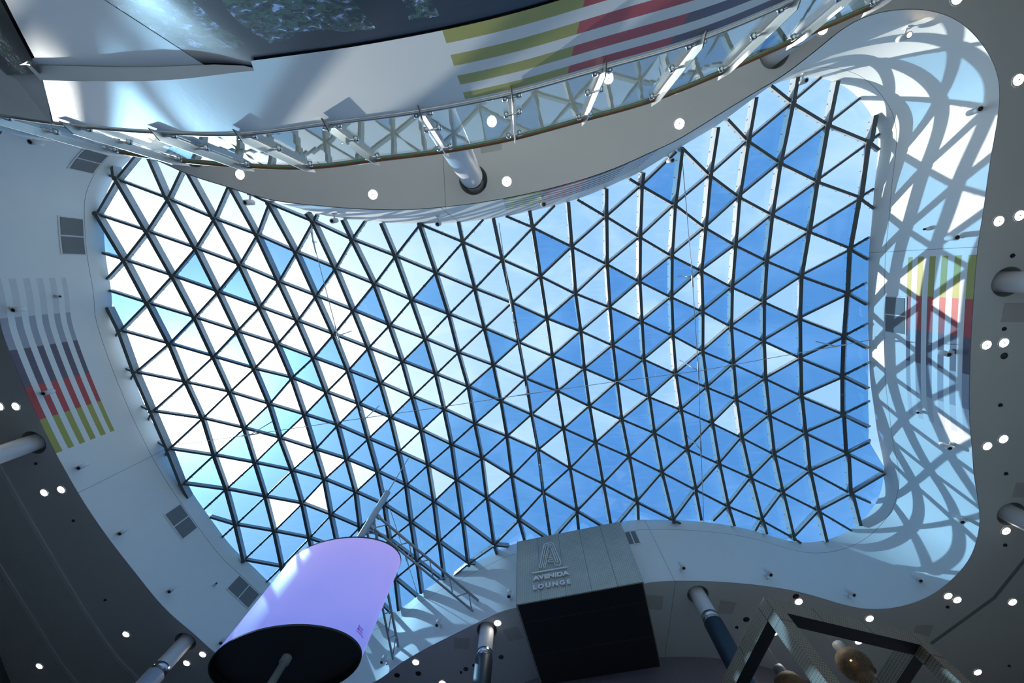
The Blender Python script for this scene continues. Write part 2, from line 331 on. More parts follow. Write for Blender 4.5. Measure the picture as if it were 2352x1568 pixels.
NODES="""-11,6,-15.98,4.10,14.58 -11,8,-15.19,7.50,14.48 -11,9,-14.93,9.18,14.48 -10,2,-15.88,-2.08,14.50 -10,3,-15.53,-0.44,14.75 -10,4,-15.19,1.26,14.92 -10,5,-14.80,2.98,15.04 -10,7,-14.14,6.38,15.13 -10,8,-13.91,8.15,15.08 -10,9,-13.61,9.84,15.04 -10,10,-13.34,11.61,14.90 -10,11,-13.00,13.29,14.63 -9,1,-14.75,-3.27,14.46 -9,2,-14.41,-1.52,14.79 -9,3,-14.08,0.17,15.08 -9,4,-13.75,1.89,15.32 -9,5,-13.46,3.64,15.50 -9,6,-13.15,5.32,15.63 -9,7,-12.84,7.11,15.69 -9,8,-12.59,8.86,15.66 -9,9,-12.27,10.59,15.56 -9,10,-11.93,12.32,15.34 -9,11,-11.52,13.96,14.96 -8,1,-13.27,-2.67,14.74 -8,2,-12.89,-0.91,15.08 -8,3,-12.61,0.82,15.40 -8,4,-12.34,2.53,15.68 -8,5,-12.06,4.29,15.91 -8,6,-11.74,6.05,16.05 -8,7,-11.51,7.78,16.08 -8,8,-11.13,9.48,16.05 -8,9,-10.76,11.19,15.90 -8,10,-10.42,12.90,15.60 -7,1,-11.80,-2.00,14.94 -7,2,-11.41,-0.28,15.31 -7,3,-11.15,1.47,15.67 -7,4,-10.85,3.15,15.96 -7,5,-10.57,4.79,16.18 -7,6,-10.30,6.67,16.31 -7,7,-10.01,8.48,16.31 -7,8,-9.68,10.05,16.21 -7,9,-9.40,11.84,15.96 -6,1,-10.30,-1.41,15.06 -6,2,-10.01,0.39,15.48 -6,3,-9.71,2.08,15.85 -6,4,-9.41,3.81,16.15 -6,5,-9.13,5.54,16.35 -6,6,-8.82,7.25,16.43 -6,7,-8.53,9.02,16.37 -6,8,-8.15,10.71,16.18 -5,0,-9.41,-2.52,14.74 -5,1,-8.91,-0.77,15.16 -5,2,-8.60,0.98,15.60 -5,3,-8.25,2.69,15.97 -5,4,-7.93,4.43,16.25 -5,5,-7.67,6.14,16.40 -5,7,-7.00,9.63,16.28 -5,8,-6.68,11.26,16.00 -5,9,-6.38,12.87,15.59 -5,10,-6.02,14.62,15.09 -4,0,-7.83,-1.87,14.76 -4,1,-7.44,-0.15,15.23 -4,2,-7.13,1.59,15.69 -4,3,-6.79,3.31,16.05 -4,4,-6.48,5.04,16.28 -4,5,-6.19,6.80,16.38 -4,7,-5.54,10.19,16.06 -4,8,-5.26,11.91,15.65 -4,9,-4.90,13.58,15.12 -3,0,-6.45,-1.22,14.82 -3,1,-5.96,0.47,15.32 -3,2,-5.65,2.24,15.77 -3,3,-5.32,3.93,16.08 -3,4,-5.04,5.68,16.26 -3,5,-4.71,7.38,16.27 -3,6,-4.42,9.09,16.09 -3,7,-4.11,10.80,15.71 -3,8,-3.80,12.51,15.14 -2,0,-4.86,-0.61,14.89 -2,1,-4.52,1.12,15.42 -2,2,-4.16,2.84,15.83 -2,3,-3.84,4.52,16.08 -2,4,-3.56,6.26,16.18 -2,5,-3.25,8.00,16.08 -2,6,-3.00,9.66,15.77 -2,7,-2.67,11.38,15.20 -2,8,-2.36,13.01,14.54 -1,0,-3.37,0.02,15.03 -1,1,-3.03,1.72,15.52 -1,2,-2.75,3.45,15.88 -1,3,-2.39,5.10,16.06 -1,4,-2.12,6.90,16.05 -1,5,-1.79,8.53,15.83 -1,6,-1.53,10.25,15.32 -1,7,-1.17,11.98,14.51 0,-1,-2.22,-1.08,14.61 0,0,-1.89,0.64,15.21 0,1,-1.58,2.33,15.65 0,2,-1.24,4.03,15.93 0,3,-0.92,5.76,16.02 0,4,-0.64,7.43,15.89 0,5,-0.39,9.20,15.47 0,6,-0.06,10.84,14.72 1,-1,-0.78,-0.46,14.89 1,0,-0.42,1.23,15.42 1,1,-0.14,2.97,15.79 1,2,0.17,4.66,15.98 1,3,0.46,6.37,15.95 1,4,0.78,7.98,15.69 1,5,1.01,9.73,15.06 2,-2,0.35,-1.58,14.60 2,-1,0.69,0.17,15.21 2,0,1.02,1.91,15.67 2,1,1.31,3.60,15.94 2,2,1.59,5.26,16.02 2,3,1.90,7.01,15.86 2,4,2.20,8.72,15.39 2,5,2.44,10.25,14.58 3,-2,1.84,-0.94,15.03 3,-1,2.13,0.87,15.56 3,0,2.47,2.49,15.89 3,1,2.73,4.21,16.07 3,2,3.04,5.97,16.04 3,3,3.34,7.63,15.75 3,4,3.62,9.29,15.11 4,-3,3.04,-2.01,14.92 4,-2,3.29,-0.30,15.44 4,-1,3.61,1.45,15.86 4,0,3.91,3.15,16.11 4,1,4.23,4.87,16.19 4,2,4.51,6.61,16.04 4,3,4.84,8.25,15.63 4,4,5.02,9.89,14.78 5,-4,4.21,-3.05,14.84 5,-3,4.47,-1.32,15.38 5,-2,4.74,0.39,15.82 5,-1,5.07,2.09,16.13 5,0,5.36,3.83,16.30 5,1,5.73,5.60,16.27 5,2,6.01,7.25,16.02 5,3,6.28,8.91,15.46 5,4,6.52,10.51,14.48 6,-4,5.64,-2.48,15.29 6,-3,5.91,-0.63,15.77 6,-2,6.21,1.05,16.12 6,-1,6.53,2.74,16.34 6,0,6.87,4.52,16.42 6,1,7.22,6.21,16.31 6,2,7.52,8.00,15.92 6,3,7.73,9.60,15.24 7,-5,6.78,-3.48,15.22 7,-4,7.07,-1.69,15.69 7,-3,7.28,-0.04,16.04 7,-2,7.68,1.68,16.32 7,-1,7.96,3.48,16.47 7,0,8.36,5.17,16.47 7,1,8.69,6.85,16.28 7,2,8.95,8.62,15.80 7,3,9.11,10.25,15.03 8,-6,7.89,-4.55,15.06 8,-5,8.13,-2.78,15.54 8,-4,8.45,-1.04,15.92 8,-3,8.72,0.64,16.21 8,-2,9.03,2.34,16.41 8,-1,9.41,4.06,16.50 8,0,9.72,5.72,16.43 8,1,10.03,7.48,16.16 8,2,10.34,9.20,15.63 8,3,10.55,10.79,14.89 9,-7,9.05,-5.60,14.78 9,-6,9.31,-3.89,15.31 9,-5,9.57,-2.15,15.69 9,-4,9.84,-0.43,15.99 9,-3,10.15,1.24,16.22 9,-2,10.50,2.96,16.36 9,-1,10.85,4.69,16.39 9,0,11.19,6.40,16.26 9,1,11.43,8.16,15.93 9,2,11.67,9.75,15.41 9,3,11.89,11.49,14.71 10,-7,10.49,-4.97,14.93 10,-6,10.78,-3.24,15.30 10,-5,11.03,-1.52,15.57 10,-4,11.24,0.17,15.82 10,-3,11.61,1.91,15.98 10,-2,12.00,3.65,16.07 10,-1,12.32,5.37,16.06 10,0,12.65,7.05,15.90 10,1,12.86,8.75,15.59 10,2,13.12,10.40,15.10 11,-7,11.84,-4.31,14.69 11,-6,12.10,-2.57,14.84 11,-5,12.30,-0.83,15.02 11,-4,12.64,0.82,15.11 11,-3,13.00,2.53,15.26 11,-2,13.37,4.23,15.36 11,-1,13.73,5.94,15.38 11,0,14.07,7.66,15.28 11,1,14.32,9.47,15.06 11,2,14.57,11.14,14.79 12,0,15.08,8.12,14.57"""
OUTER=[(-10.68,-3.17),(-9.52,-2.67),(-8.40,-2.33),(-7.66,-2.08),(-6.80,-1.91),(-5.23,-1.76),(-4.37,-1.71),(-3.29,-1.69),(-2.21,-1.76),(-1.36,-1.85),(-0.60,-1.96),(0.32,-2.13),(1.15,-2.32),(1.96,-2.54),(2.76,-2.82),(3.53,-3.16),(4.07,-3.38),(5.17,-4.03),(6.09,-4.57),(6.58,-4.83),(7.01,-5.15),(7.56,-5.58),(7.87,-5.86),(8.20,-6.05),(8.70,-6.21),(9.40,-6.27),(9.94,-6.23),(10.51,-6.07),(10.93,-5.84),(11.38,-5.48),(11.69,-5.15),(11.93,-4.82),(12.09,-4.42),(12.18,-3.94),(12.24,-3.45),(12.28,-2.92),(12.38,-2.18),(12.49,-1.42),(12.50,-1.19),(12.62,-0.39),(12.82,0.64),(13.05,1.72),(13.31,2.85),(13.61,4.04),(13.91,4.97),(14.07,5.40),(14.32,6.18),(14.55,6.76),(14.82,7.41),(15.02,7.97),(15.13,8.71),(15.10,9.47),(14.87,10.09),(14.42,10.81),(13.79,11.31),(13.09,11.58),(12.44,11.66),(11.81,11.61),(11.00,11.38),(10.18,11.12),(9.64,10.98),(8.59,10.80),(7.54,10.70),(6.50,10.66),(5.47,10.69),(4.34,10.84),(-0.16,12.05),(-1.14,12.52),(-2.27,13.23),(-3.44,13.98),(-4.66,14.88),(-5.80,15.90),(-8.34,17.06),(-9.52,16.54),(-10.70,15.76),(-11.93,14.69),(-12.60,13.79),(-13.54,12.58),(-14.33,10.96),(-15.06,9.29),(-15.56,7.84),(-15.98,6.15),(-16.21,4.90),(-16.38,3.73),(-16.50,2.52),(-16.52,1.65),(-16.35,0.90),(-16.23,-0.55),(-16.02,-1.66),(-15.92,-2.04),(-15.80,-2.52),(-15.51,-2.99),(-15.01,-3.56),(-14.53,-3.88),(-13.97,-4.08)]
SUN_E = 1.95
EXPO = 1.3
DLE = 46.0
LTOP = 3.6
SKY = [(0.0, (1.0, 1.0, 1.0)), (0.08, (.60, .64, .68)), (0.15, (.33, .425, .53)), (0.22, (.22, .335, .475)), (0.34, (.155, .275, .455)), (0.6, (.165, .29, .44)), (1.0, (.3, .35, .4))]
# ------------------------------------------------------------------ opening outline (plan, metres)
def catmull(P, closed=True, k=6):
    out = []; n = len(P)
    for i in range(n if closed else n - 1):
        p0, p1, p2, p3 = P[(i - 1) % n], P[i], P[(i + 1) % n], P[(i + 2) % n]
        if not closed:
            p0 = P[max(i - 1, 0)]; p3 = P[min(i + 2, n - 1)]
        for j in range(k):
            t = j / k
            out.append(0.5 * ((2 * p1) + (p2 - p0) * t + (2 * p0 - 5 * p1 + 4 * p2 - p3) * t * t + (3 * p1 - p0 - 3 * p2 + p3) * t ** 3))
    if not closed: out.append(P[-1])
    return out
def resample(P, N, closed=True):
    Q = P + [P[0]] if closed else P
    L = [0.0]
    for a, b in zip(Q, Q[1:]): L.append(L[-1] + (b - a).length)
    out = []; k = 0; cnt = N if closed else N - 1
    for i in range(N):
        d = L[-1] * i / cnt
        while k < len(L) - 2 and L[k + 1] < d: k += 1
        t = (d - L[k]) / max(L[k + 1] - L[k], 1e-9)
        out.append(Q[k].lerp(Q[k + 1], t))
    return out
NC = 900
RIM = resample(catmull([Vector(p) for p in OUTER]), NC)
for _ in range(14): RIM = [(RIM[i - 1] + RIM[i] * 2 + RIM[(i + 1) % NC]) / 4 for i in range(NC)]
def normal_at(i):   # pointing into the void
    t = RIM[(i + 1) % NC] - RIM[i - 1]
    n = Vector((t.y, -t.x)).normalized()
    return n
area = sum(RIM[i - 1].x * RIM[i].y - RIM[i].x * RIM[i - 1].y for i in range(NC))
SGN = -1.0 if area > 0 else 1.0
def nin(i): return normal_at(i) * SGN
def col_at(u, v):
    """index of the fascia column seen at a pixel, and the height there"""
    p = plan(u, v); best = None
    for i, q in enumerate(RIM):
        h = q.length / max(p.length, 1e-6)
        if h < H1 - 0.25 or h > H2 + 0.35: continue
        e = abs(math.atan2(p.x * q.y - p.y * q.x, p.dot(q)))
        if best is None or e < best[0]: best = (e, i, h)
    return best[1], best[2]
def inside(p):
    c = False
    for i in range(NC):
        a, b = RIM[i - 1], RIM[i]
        if (a.y > p.y) != (b.y > p.y) and p.x < (b.x - a.x) * (p.y - a.y) / (b.y - a.y) + a.x: c = not c
    return c
# ------------------------------------------------------------------ fascia ring (wall of the roof opening)
FLAGS = []
def flag_cols(pxs):
    return [col_at(u, v)[0] for u, v in pxs]
fr = flag_cols([(2241, 587), (2232, 684), (2227, 775), (2224, 859), (2223, 940), (2225, 1001)])
fl = flag_cols([(131, 1038), (91, 963), (58, 888), (27, 806), (3, 730), (1, 640)])
ft = flag_cols([(1152, 458), (1252, 436), (1351, 406), (1438, 379), (1492, 361)])
PAINT = [M['olive'], M['red'], M['plum'], M['greyblue'], M['faint']]
colpaint = {}
for fc in (fr, fl, ft):
    for k in range(len(fc) - 1):
        a, b = fc[k], fc[k + 1]; st = 1
        if (b - a) % NC > NC / 2: a, b = b, a
        i = a
        while i != b:
            colpaint[i] = PAINT[k]; i = (i + 1) % NC
rows = [10.0, 10.17, 10.32, 10.48, 10.63, 10.79, 10.94, 11.10, 11.25, 11.41, 11.56, 11.69, 12.39, 12.405, 12.97]
stripe = {0, 2, 4, 6, 8, 10}
wb = MB(); idx = []
for h in rows: idx.append([wb.vert((p.x, p.y, h + CZ)) for p in RIM])
back = [[wb.vert((p.x - nin(i).x * 0.25, p.y - nin(i).y * 0.25, h + CZ)) for i, p in enumerate(RIM)] for h in (10.28, 12.97)]
joints = {col_at(2248, 568)[0], col_at(1552, 1334)[0], col_at(1024, 483)[0], col_at(60, 876)[0] - 40}
for r in range(len(rows) - 1):
    for i in range(NC):
        m = M['white']
        if r in stripe and i in colpaint: m = colpaint[i]
        if r == 12: m = M['seam']
        j = (i + 1) % NC
        f = (idx[r][i], idx[r][j], idx[r + 1][j], idx[r + 1][i])
        wb.face(f if SGN < 0 else tuple(reversed(f)), m)
for i in range(NC):
    j = (i + 1) % NC
    wb.face((back[0][j], back[0][i], back[1][i], back[1][j]), M['white'])
    wb.face((idx[-1][i], idx[-1][j], back[1][j], back[1][i]), M['white'])
fascia = struct(wb.build('wall_fascia'), 'curved white wall ring around the roof opening with painted stripe flags')
for p in fascia.data.polygons: p.use_smooth = False
jb = MB()
for i in joints:
    i %= NC; n = nin(i); p = RIM[i]; t = Vector((-n.y, n.x, 0))
    jb.box_axes(Vector((p.x, p.y, H1 + CZ)) - t * 0.006 - Vector((n.x, n.y, 0)) * 0.002, t * 0.012, Vector((n.x, n.y, 0)) * 0.006, Vector((0, 0, 2.96)), M['seam'])
jb.build('panel_joint', fascia)
# ------------------------------------------------------------------ flat surfaces with holes
def filled(name, splines, z, thick, m):
    cu = bpy.data.curves.new(name + '_outline', 'CURVE'); cu.dimensions = '2D'; cu.fill_mode = 'BOTH'; cu.extrude = thick / 2
    for P in splines:
        sp = cu.splines.new('POLY'); sp.points.add(len(P) - 1); sp.use_cyclic_u = True
        for q, p in zip(sp.points, P): q.co = (p[0], p[1], 0, 1)
    tmp = bpy.data.objects.new(name + '_tmp', cu); COL.objects.link(tmp)
    me = bpy.data.meshes.new_from_object(tmp.evaluated_get(bpy.context.evaluated_depsgraph_get()))
    bpy.data.objects.remove(tmp); bpy.data.curves.remove(cu)
    me.materials.clear(); me.materials.append(m); me.name = name
    o = bpy.data.objects.new(name, me); COL.objects.link(o); o.location.z = z
    return o
def circle(c, r, n=40): return [(c[0] + r * math.cos(2 * math.pi * k / n), c[1] + r * math.sin(2 * math.pi * k / n)) for k in range(n)]
HOLES = {'E': (13.64, 0.30, .41), 'F': (15.91, 7.72, .41), 'C': (-1.243, 13.115, .372), 'B': (-13.05, 14.14, .41), 'D': (6.295, 11.233, .365),
         'G': (-1.383, -2.477, .388), 'H': (6.342, -5.408, .367), 'I': (-9.21, -3.225, .356), 'J': (12.75, 14.55, .40)}
pA = plan(78, 1016) * 10; HOLES['A'] = (pA.x, pA.y, .41)
BIG = [(-21, -14), (21, -14), (21, 21), (-21, 21)]
rimback = [(p.x - nin(i).x * 0.02, p.y - nin(i).y * 0.02) for i, p in enumerate(RIM)][::3]
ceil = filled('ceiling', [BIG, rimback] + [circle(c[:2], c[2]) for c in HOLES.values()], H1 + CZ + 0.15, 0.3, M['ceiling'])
struct(ceil, 'grey plaster soffit around the roof opening')
lid = MB(); lid.quad([(-21, -14, H1 + CZ + 0.5), (21, -14, H1 + CZ + 0.5), (21, 21, H1 + CZ + 0.5), (-21, 21, H1 + CZ + 0.5)], M['hole'])
# recess cups above the column holes
cup = MB()
for c in HOLES.values():
    cup.lathe((c[0], c[1], H1 + CZ - 0.004), (0, 0, 1), [(c[2] + 0.012, 0), (c[2] - 0.004, 0), (c[2] - 0.004, 0.45), (0, 0.45)], M['hole'], 40)
cup.build('column_recess', ceil)
# ------------------------------------------------------------------ columns
def axis_h(c, u, v):
    return math.hypot(c[0], c[1]) / plan(u, v).length
def column(c, base_h, top_r, low_r, collar, low_mat, label, top_mat=None):
    t = thing('round_column', (c[0], c[1], base_h + CZ), label, 'column', None)
    a = MB(); a.lathe((c[0], c[1], 0), (0, 0, 1), [(top_r, collar + CZ), (top_r, H1 + CZ + 0.42)], top_mat or M['column'], 40); a.build('upper_shaft', t)
    b = MB(); b.lathe((c[0], c[1], 0), (0, 0, 1), [(0, collar - 0.22 + CZ), (top_r + .012, collar - 0.22 + CZ), (top_r + .012, collar + CZ), (top_r, collar + .004 + CZ), (0, collar + .004 + CZ)], M['chrome'], 40); b.build('collar', t)['label'] = 'chrome collar'
    d = MB(); d.lathe((c[0], c[1], 0), (0, 0, 1), [(0, base_h + CZ), (low_r, base_h + CZ), (low_r, collar - 0.24 + CZ), (low_r - .02, collar - .22 + CZ), (0, collar - 0.22 + CZ)], low_mat, 40)
    o = d.build('lower_shaft', t)
    if low_mat is M['navy']: o['label'] = 'navy painted lower shaft'
    return t
UP = 3.6   # upper floor level
cC = axis_h(HOLES['C'], 1112, 1497)
column(HOLES['C'], UP, .265, .30, cC, M['navy'], 'white column with chrome collar left of the lounge box')
column(HOLES['D'], UP, .265, .30, axis_h(HOLES['D'], 1632, 1413), M['navy'], 'tall column right of the lounge box with long navy lower shaft')
column(HOLES['B'], -1.6, .285, .325, axis_h(HOLES['B'], 370, 1529), M['greyblue'], 'column with chrome collar left of the purple screen drum')
column(HOLES['A'], -1.6, .285, .325, 8.3, M['greyblue'], 'column cut by the left edge of the photo')
column(HOLES['E'], UP, .29, .325, 9.05, M['greyblue'], 'upper of two columns at the right edge')
column(HOLES['F'], UP, .29, .325, 9.05, M['greyblue'], 'lower of two columns at the right edge, below a downlight pair')
column(HOLES['G'], UP, .262, .30, axis_h(HOLES['G'], 1093, 405), M['column'], 'white column behind the balustrade in the middle of the grey soffit')
column(HOLES['H'], UP, .265, .30, 9.35, M['column'], 'column behind the right end of the balustrade')
column(HOLES['I'], UP, .255, .29, 9.3, M['column'], 'column behind the left part of the balustrade')
column(HOLES['J'], UP, .285, .325, 8.6, M['navy'], 'dark column seen through the bronze frame')
# ------------------------------------------------------------------ glass roof
N3 = {}
for tok in NODES.split():
    a = tok.split(','); N3[(int(a[0]), int(a[1]))] = Vector((float(a[2]), float(a[3]), float(a[4])))
DIR = ((1, 0), (0, 1), (1, -1))
FIXED = set()
for j_, (u_, v_) in {-7: (2074, 392), -6: (2053, 512), -5: (2041, 620), -4: (2035, 720), -3: (2030, 815), -2: (2028, 905), -1: (2030, 993), 1: (2045, 1172), 2: (2062, 1262)}.items():
    N3[(12, j_)] = at(u_, v_, 12.5 if j_ < 0 else 13.05)
    if j_ < 0: FIXED.add((12, j_))
near = [Vector((p.x, p.y)) for p in RIM[::6]]
def close_to_hole(p):
    q = Vector((p.x, p.y))
    return inside(q) or min((q - w).length for w in near) < 2.3
for it in range(5):
    new = {}
    for i in range(-15, 13):
        for j in range(-12, 16):
            if (i, j) in N3: continue
            mid = []; ext = []
            for a, b in DIR:
                p, q = N3.get((i + a, j + b)), N3.get((i - a, j - b))
                if p and q: mid.append((p + q) / 2)
                for s in (1, -1):
                    p, q, r = N3.get((i + s * a, j + s * b)), N3.get((i + 2 * s * a, j + 2 * s * b)), N3.get((i + 3 * s * a, j + 3 * s * b))
                    if p and q and r and it > 0: ext.append(p * 2.3 - q * 1.6 + r * 0.3)
                    elif p and q and it > 0: ext.append(p * 2 - q)
            src = mid if len(mid) else ext
            if src:
                w = sum(src, Vector()) / len(src)
                if close_to_hole(w): new[(i, j)] = w
    N3.update(new)
RIMZ = H2 + CZ + 0.06
INS = {k: inside(Vector((p.x, p.y))) and k not in FIXED for k, p in N3.items()}
def cross_t(p, q):
    lo, hi = 0.0, 1.0
    for _ in range(14):
        m = (lo + hi) / 2; w = p.lerp(q, m)
        if inside(Vector((w.x, w.y))): lo = m
        else: hi = m
    return lo
newz = {}
for k, p in N3.items():
    if INS[k] or k in FIXED or k in ((12, 1), (12, 2)): continue
    zs = []
    for a, b in ((1, 0), (-1, 0), (0, 1), (0, -1), (1, -1), (-1, 1)):
        q = (k[0] + a, k[1] + b)
        if q in N3 and INS[q]:
            t = cross_t(N3[q], p)
            if t > 0.08: zs.append(N3[q].z + (RIMZ - N3[q].z) / t)
    if zs:
        z = sum(zs) / len(zs); newz[k] = max(min(z, RIMZ + .3), RIMZ - 1.2)
    else: newz[k] = RIMZ - .3
for k, z in newz.items(): N3[k].z = z
def nrm(i, j):
    acc = Vector()
    for (a, b), (c, d) in (((1, 0), (0, 1)), ((-1, 0), (0, -1)), ((1, -1), (1, 0)), ((0, 1), (-1, 1))):
        p, q, o = N3.get((i + a, j + b)), N3.get((i + c, j + d)), N3[(i, j)]
        if p and q:
            x = (p - o).cross(q - o)
            acc += x if x.z > 0 else -x
    return acc.normalized() if acc.length > 0 else Vector((0, 0, 1))
NRM = {k: nrm(*k) for k in N3}
roof = struct(thing('window_1', (0, 3, H2 + CZ), 'glass gridshell roof of triangular panes over the atrium', None))
def over(w, fx=False): return (w.z > H2 + CZ - 0.06 or not fx) and inside(Vector((w.x, w.y)))
def clip(p, q, fx=False):
    a, b = over(p, fx), over(q, fx)
    if a and b: return p, q
    if not a and not b: return None
    lo, hi = 0.0, 1.0
    for _ in range(14):
        m = (lo + hi) / 2
        w = p.lerp(q, m)
        if over(w, fx) == a: lo = m
        else: hi = m
    w = p.lerp(q, min(1.0, lo + 0.01) if a else max(0.0, lo - 0.01))
    return (p, w) if a else (w, q)
BW = {0: (.088, .17), 1: (.125, .25), 2: (.08, .17)}
for d, (a, b) in enumerate(DIR):
    starts = [k for k in N3 if (k[0] - a, k[1] - b) not in N3]
    for s in sorted(starts):
        mb = MB(); k = s; cnt = 0
        while (k[0] + a, k[1] + b) in N3:
            k2 = (k[0] + a, k[1] + b)
            c = clip(N3[k], N3[k2], k in FIXED or k2 in FIXED)
            if c and (c[1] - c[0]).length > 0.3:
                p, q = c; up = (NRM[k] + NRM[k2]).normalized(); w, dp = BW[d]
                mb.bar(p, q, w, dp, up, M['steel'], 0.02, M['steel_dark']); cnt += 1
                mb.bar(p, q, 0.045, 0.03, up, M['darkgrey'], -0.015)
                t = (q - p); L = t.length; t = t / L; sd = t.cross(up).normalized()
                for fr_ in (0.2, 0.5, 0.8):
                    for s2 in (1, -1):
                        e = p.lerp(q, fr_) + sd * (s2 * (w / 2 + 0.012)) - up * 0.055
                        mb.box_axes(e - t * 0.015 - sd * 0.018 - up * 0.02, t * 0.03, sd * 0.022, up * 0.022, M['steel'])
            k = k2
        if cnt: mb.build(('diagonal_bar', 'rafter', 'cross_bar')[d], roof)
hub = MB()
for k, p in N3.items():
    if over(p, k in FIXED):
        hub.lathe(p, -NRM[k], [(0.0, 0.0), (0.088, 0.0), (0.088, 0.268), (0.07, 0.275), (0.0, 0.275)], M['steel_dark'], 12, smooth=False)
o_ = hub.build('node_hub', roof)
o_['kind'] = 'stuff'
# panes: clear or blue tinted, triangle by triangle
TINT = [(456,621),(555,662),(644,589),(297,710),(405,729),(440,774),(542,799),(686,815),(249,557),(735,629),(859,696),(997,680),(761,811),(843,827),(971,814),(843,878),(863,916),(1041,894),(1153,792),(1194,737),(1124,878),(1108,913),(719,865),(732,820),(936,938),(981,935),(885,938),(1263,570),(1422,646),(1512,633),(1566,621),(1212,732),(1298,713),(1432,739),(1451,777),(1512,723),(1566,719),(1579,761),(1314,793),(1524,413),(1639,458),(1633,570),(1636,662),(1652,704),(1257,831),(1387,825),(1432,815),(1642,796),(1761,311),(1729,384),(1837,359),(1649,451),(1818,480),(1920,515),(1723,537),(1640,563),(1713,601),(1802,585),(1786,633),(1879,658),(1984,566),(632,890),(606,957),(663,960),(743,960),(711,868)]
CLEAR = [(1580,683),(1637,752),(1709,694),(1797,691),(1900,717),(1786,821),(1900,905),(1671,962),(1575,809),(1176,832),(1228,835),(1304,854),(1365,819),(1170,873),(1192,889),(1374,864),(1374,899),(1263,928),(1310,937),(1384,969),(1448,912),(1518,832),(1530,889),(1565,825),(1135,966),(1196,931),(1208,998),(1282,1026),(1135,1093),(1019,892),(917,917),(1064,924),(1006,978),(936,988),(958,1029),(872,959),(856,946),(1019,1109),(834,1086),(764,1061),(732,1137),(786,930),(542,1075),(657,1168),(730,1132),(686,1040),(609,1024),(759,1056),(686,1008)]
def split(u):
    P = [(0, 1010), (450, 1010), (600, 975), (1000, 945), (1500, 760), (1700, 610), (2300, 610)]
    for (a, b), (c, d) in zip(P, P[1:]):
        if u <= c: return b + (d - b) * (u - a) / (c - a)
    return 610
Rt = R.transposed()
def pix(p):
    c = Rt @ Vector((p.x, p.y, p.z - CZ))
    return (1176 - c.x / c.z * FPX, 784 + c.y / c.z * FPX)
tris = []
for (i, j) in N3:
    for T in (((i, j), (i + 1, j), (i + 1, j - 1)), ((i, j), (i + 1, j - 1), (i, j - 1))):
        if all(k in N3 for k in T):
            P = [N3[k] for k in T]
            if any(inside(Vector((p.x, p.y))) for p in P) or inside(Vector((sum(p.x for p in P) / 3, sum(p.y for p in P) / 3))):
                uv = [pix(p) for p in P]
                tris.append([P, (sum(x[0] for x in uv) / 3, sum(x[1] for x in uv) / 3), any(k in FIXED for k in T)])
state = [1 if t[1][1] > split(t[1][0]) else 0 for t in tris]
for L, val in ((TINT, 1), (CLEAR, 0)):
    for (u, v) in L:
        k = min(range(len(tris)), key=lambda q: (tris[q][1][0] - u) ** 2 + (tris[q][1][1] - v) ** 2)
        if math.hypot(tris[k][1][0] - u, tris[k][1][1] - v) < 34: state[k] = val
gl = [MB(), MB()]
for t, s in zip(tris, state):
    P = t[0]; c = sum(P, Vector()) / 3
    n = (P[1] - P[0]).cross(P[2] - P[0])
    if n.z < 0: P = [P[0], P[2], P[1]]
    P = [p + (c - p) * 0.012 for p in P]; Q = []
    for a_, b_ in zip(P, P[1:] + P[:1]):      # panes stop at the rim
        z0 = H2 + CZ - (0.02 if t[2] else 1.5)
        if a_.z >= z0: Q.append(a_)
        if (a_.z >= z0) != (b_.z >= z0): Q.append(a_.lerp(b_, (z0 - a_.z) / (b_.z - a_.z)))
    if len(Q) > 2: gl[s].quad(Q, M['tint' if s else 'clear'])
gl[0].build('clear_glazing', roof)
gl[1].build('tinted_glazing', roof)['label'] = 'blue tinted panes'
# ------------------------------------------------------------------ tie rods under the roof
def roof_z(x, y):
    best = sorted((((p.x - x) ** 2 + (p.y - y) ** 2), p.z) for p in N3.values())[:4]
    w = [1 / (d + 0.05) for d, _ in best]
    return sum(z * k for (_, z), k in zip(best, w)) / sum(w)
def tie(name, px, joints, label, r=0.013, zend=12.99):
    a, b = at(*px[0], zend), at(*px[-1], zend)
    t = thing(name, a, label, 'cable')
    pts = [at(u, v, zend) for u, v in px]
    m = MB(); m.tube(pts, r, M['stainless'], 8); m.build('rod', t)
    for (u, v) in joints:
        p = at(u, v, zend); k = min(range(len(px)), key=lambda q: (px[q][0] - u) ** 2 + (px[q][1] - v) ** 2)
        q0, q1 = pts[max(k - 1, 0)], pts[min(k + 1, len(pts) - 1)]; dr = (q1 - q0).normalized()
        m = MB(); m.tube([p - dr * .42, p - dr * .36, p - dr * .1, p, p + dr * .1, p + dr * .36, p + dr * .42], [.012, .026, .026, .04, .026, .026, .012], M['stainless'], 10); m.build('turnbuckle', t)
        m = MB(); z = roof_z(p.x, p.y) - 0.2
        m.tube([p, Vector((p.x, p.y, z))], 0.022, M['stainless'], 8); m.build('hanger_strut', t)
    return t
tie('tie_rod', [(380, 1025), (575, 998), (800, 965), (1010, 935), (1210, 905), (1400, 878), (1610, 851), (1920, 795), (2012, 778)],
    [(575, 998), (1210, 905), (1920, 795)], 'long steel tie rod crossing the glass roof from left to right', zend=12.9)
tie('tie_rod', [(713, 488), (720, 555), (776, 771), (835, 965), (892, 1157), (934, 1285), (961, 1369)], [(720, 555), (776, 771), (835, 965), (934, 1285)], 'steel tie rod crossing the left half of the roof from top to bottom')
tie('tie_rod', [(1146, 512), (1172, 692), (1217, 905), (1242, 1085), (1262, 1232)], [(1172, 692), (1242, 1085)], 'steel tie rod crossing the middle of the roof towards the lounge box')
tie('tie_rod', [(1566, 352), (1590, 635), (1604, 851), (1610, 1032), (1617, 1206)], [(1590, 635), (1604, 851), (1610, 1032)], 'steel tie rod crossing the right half of the roof from top to bottom')
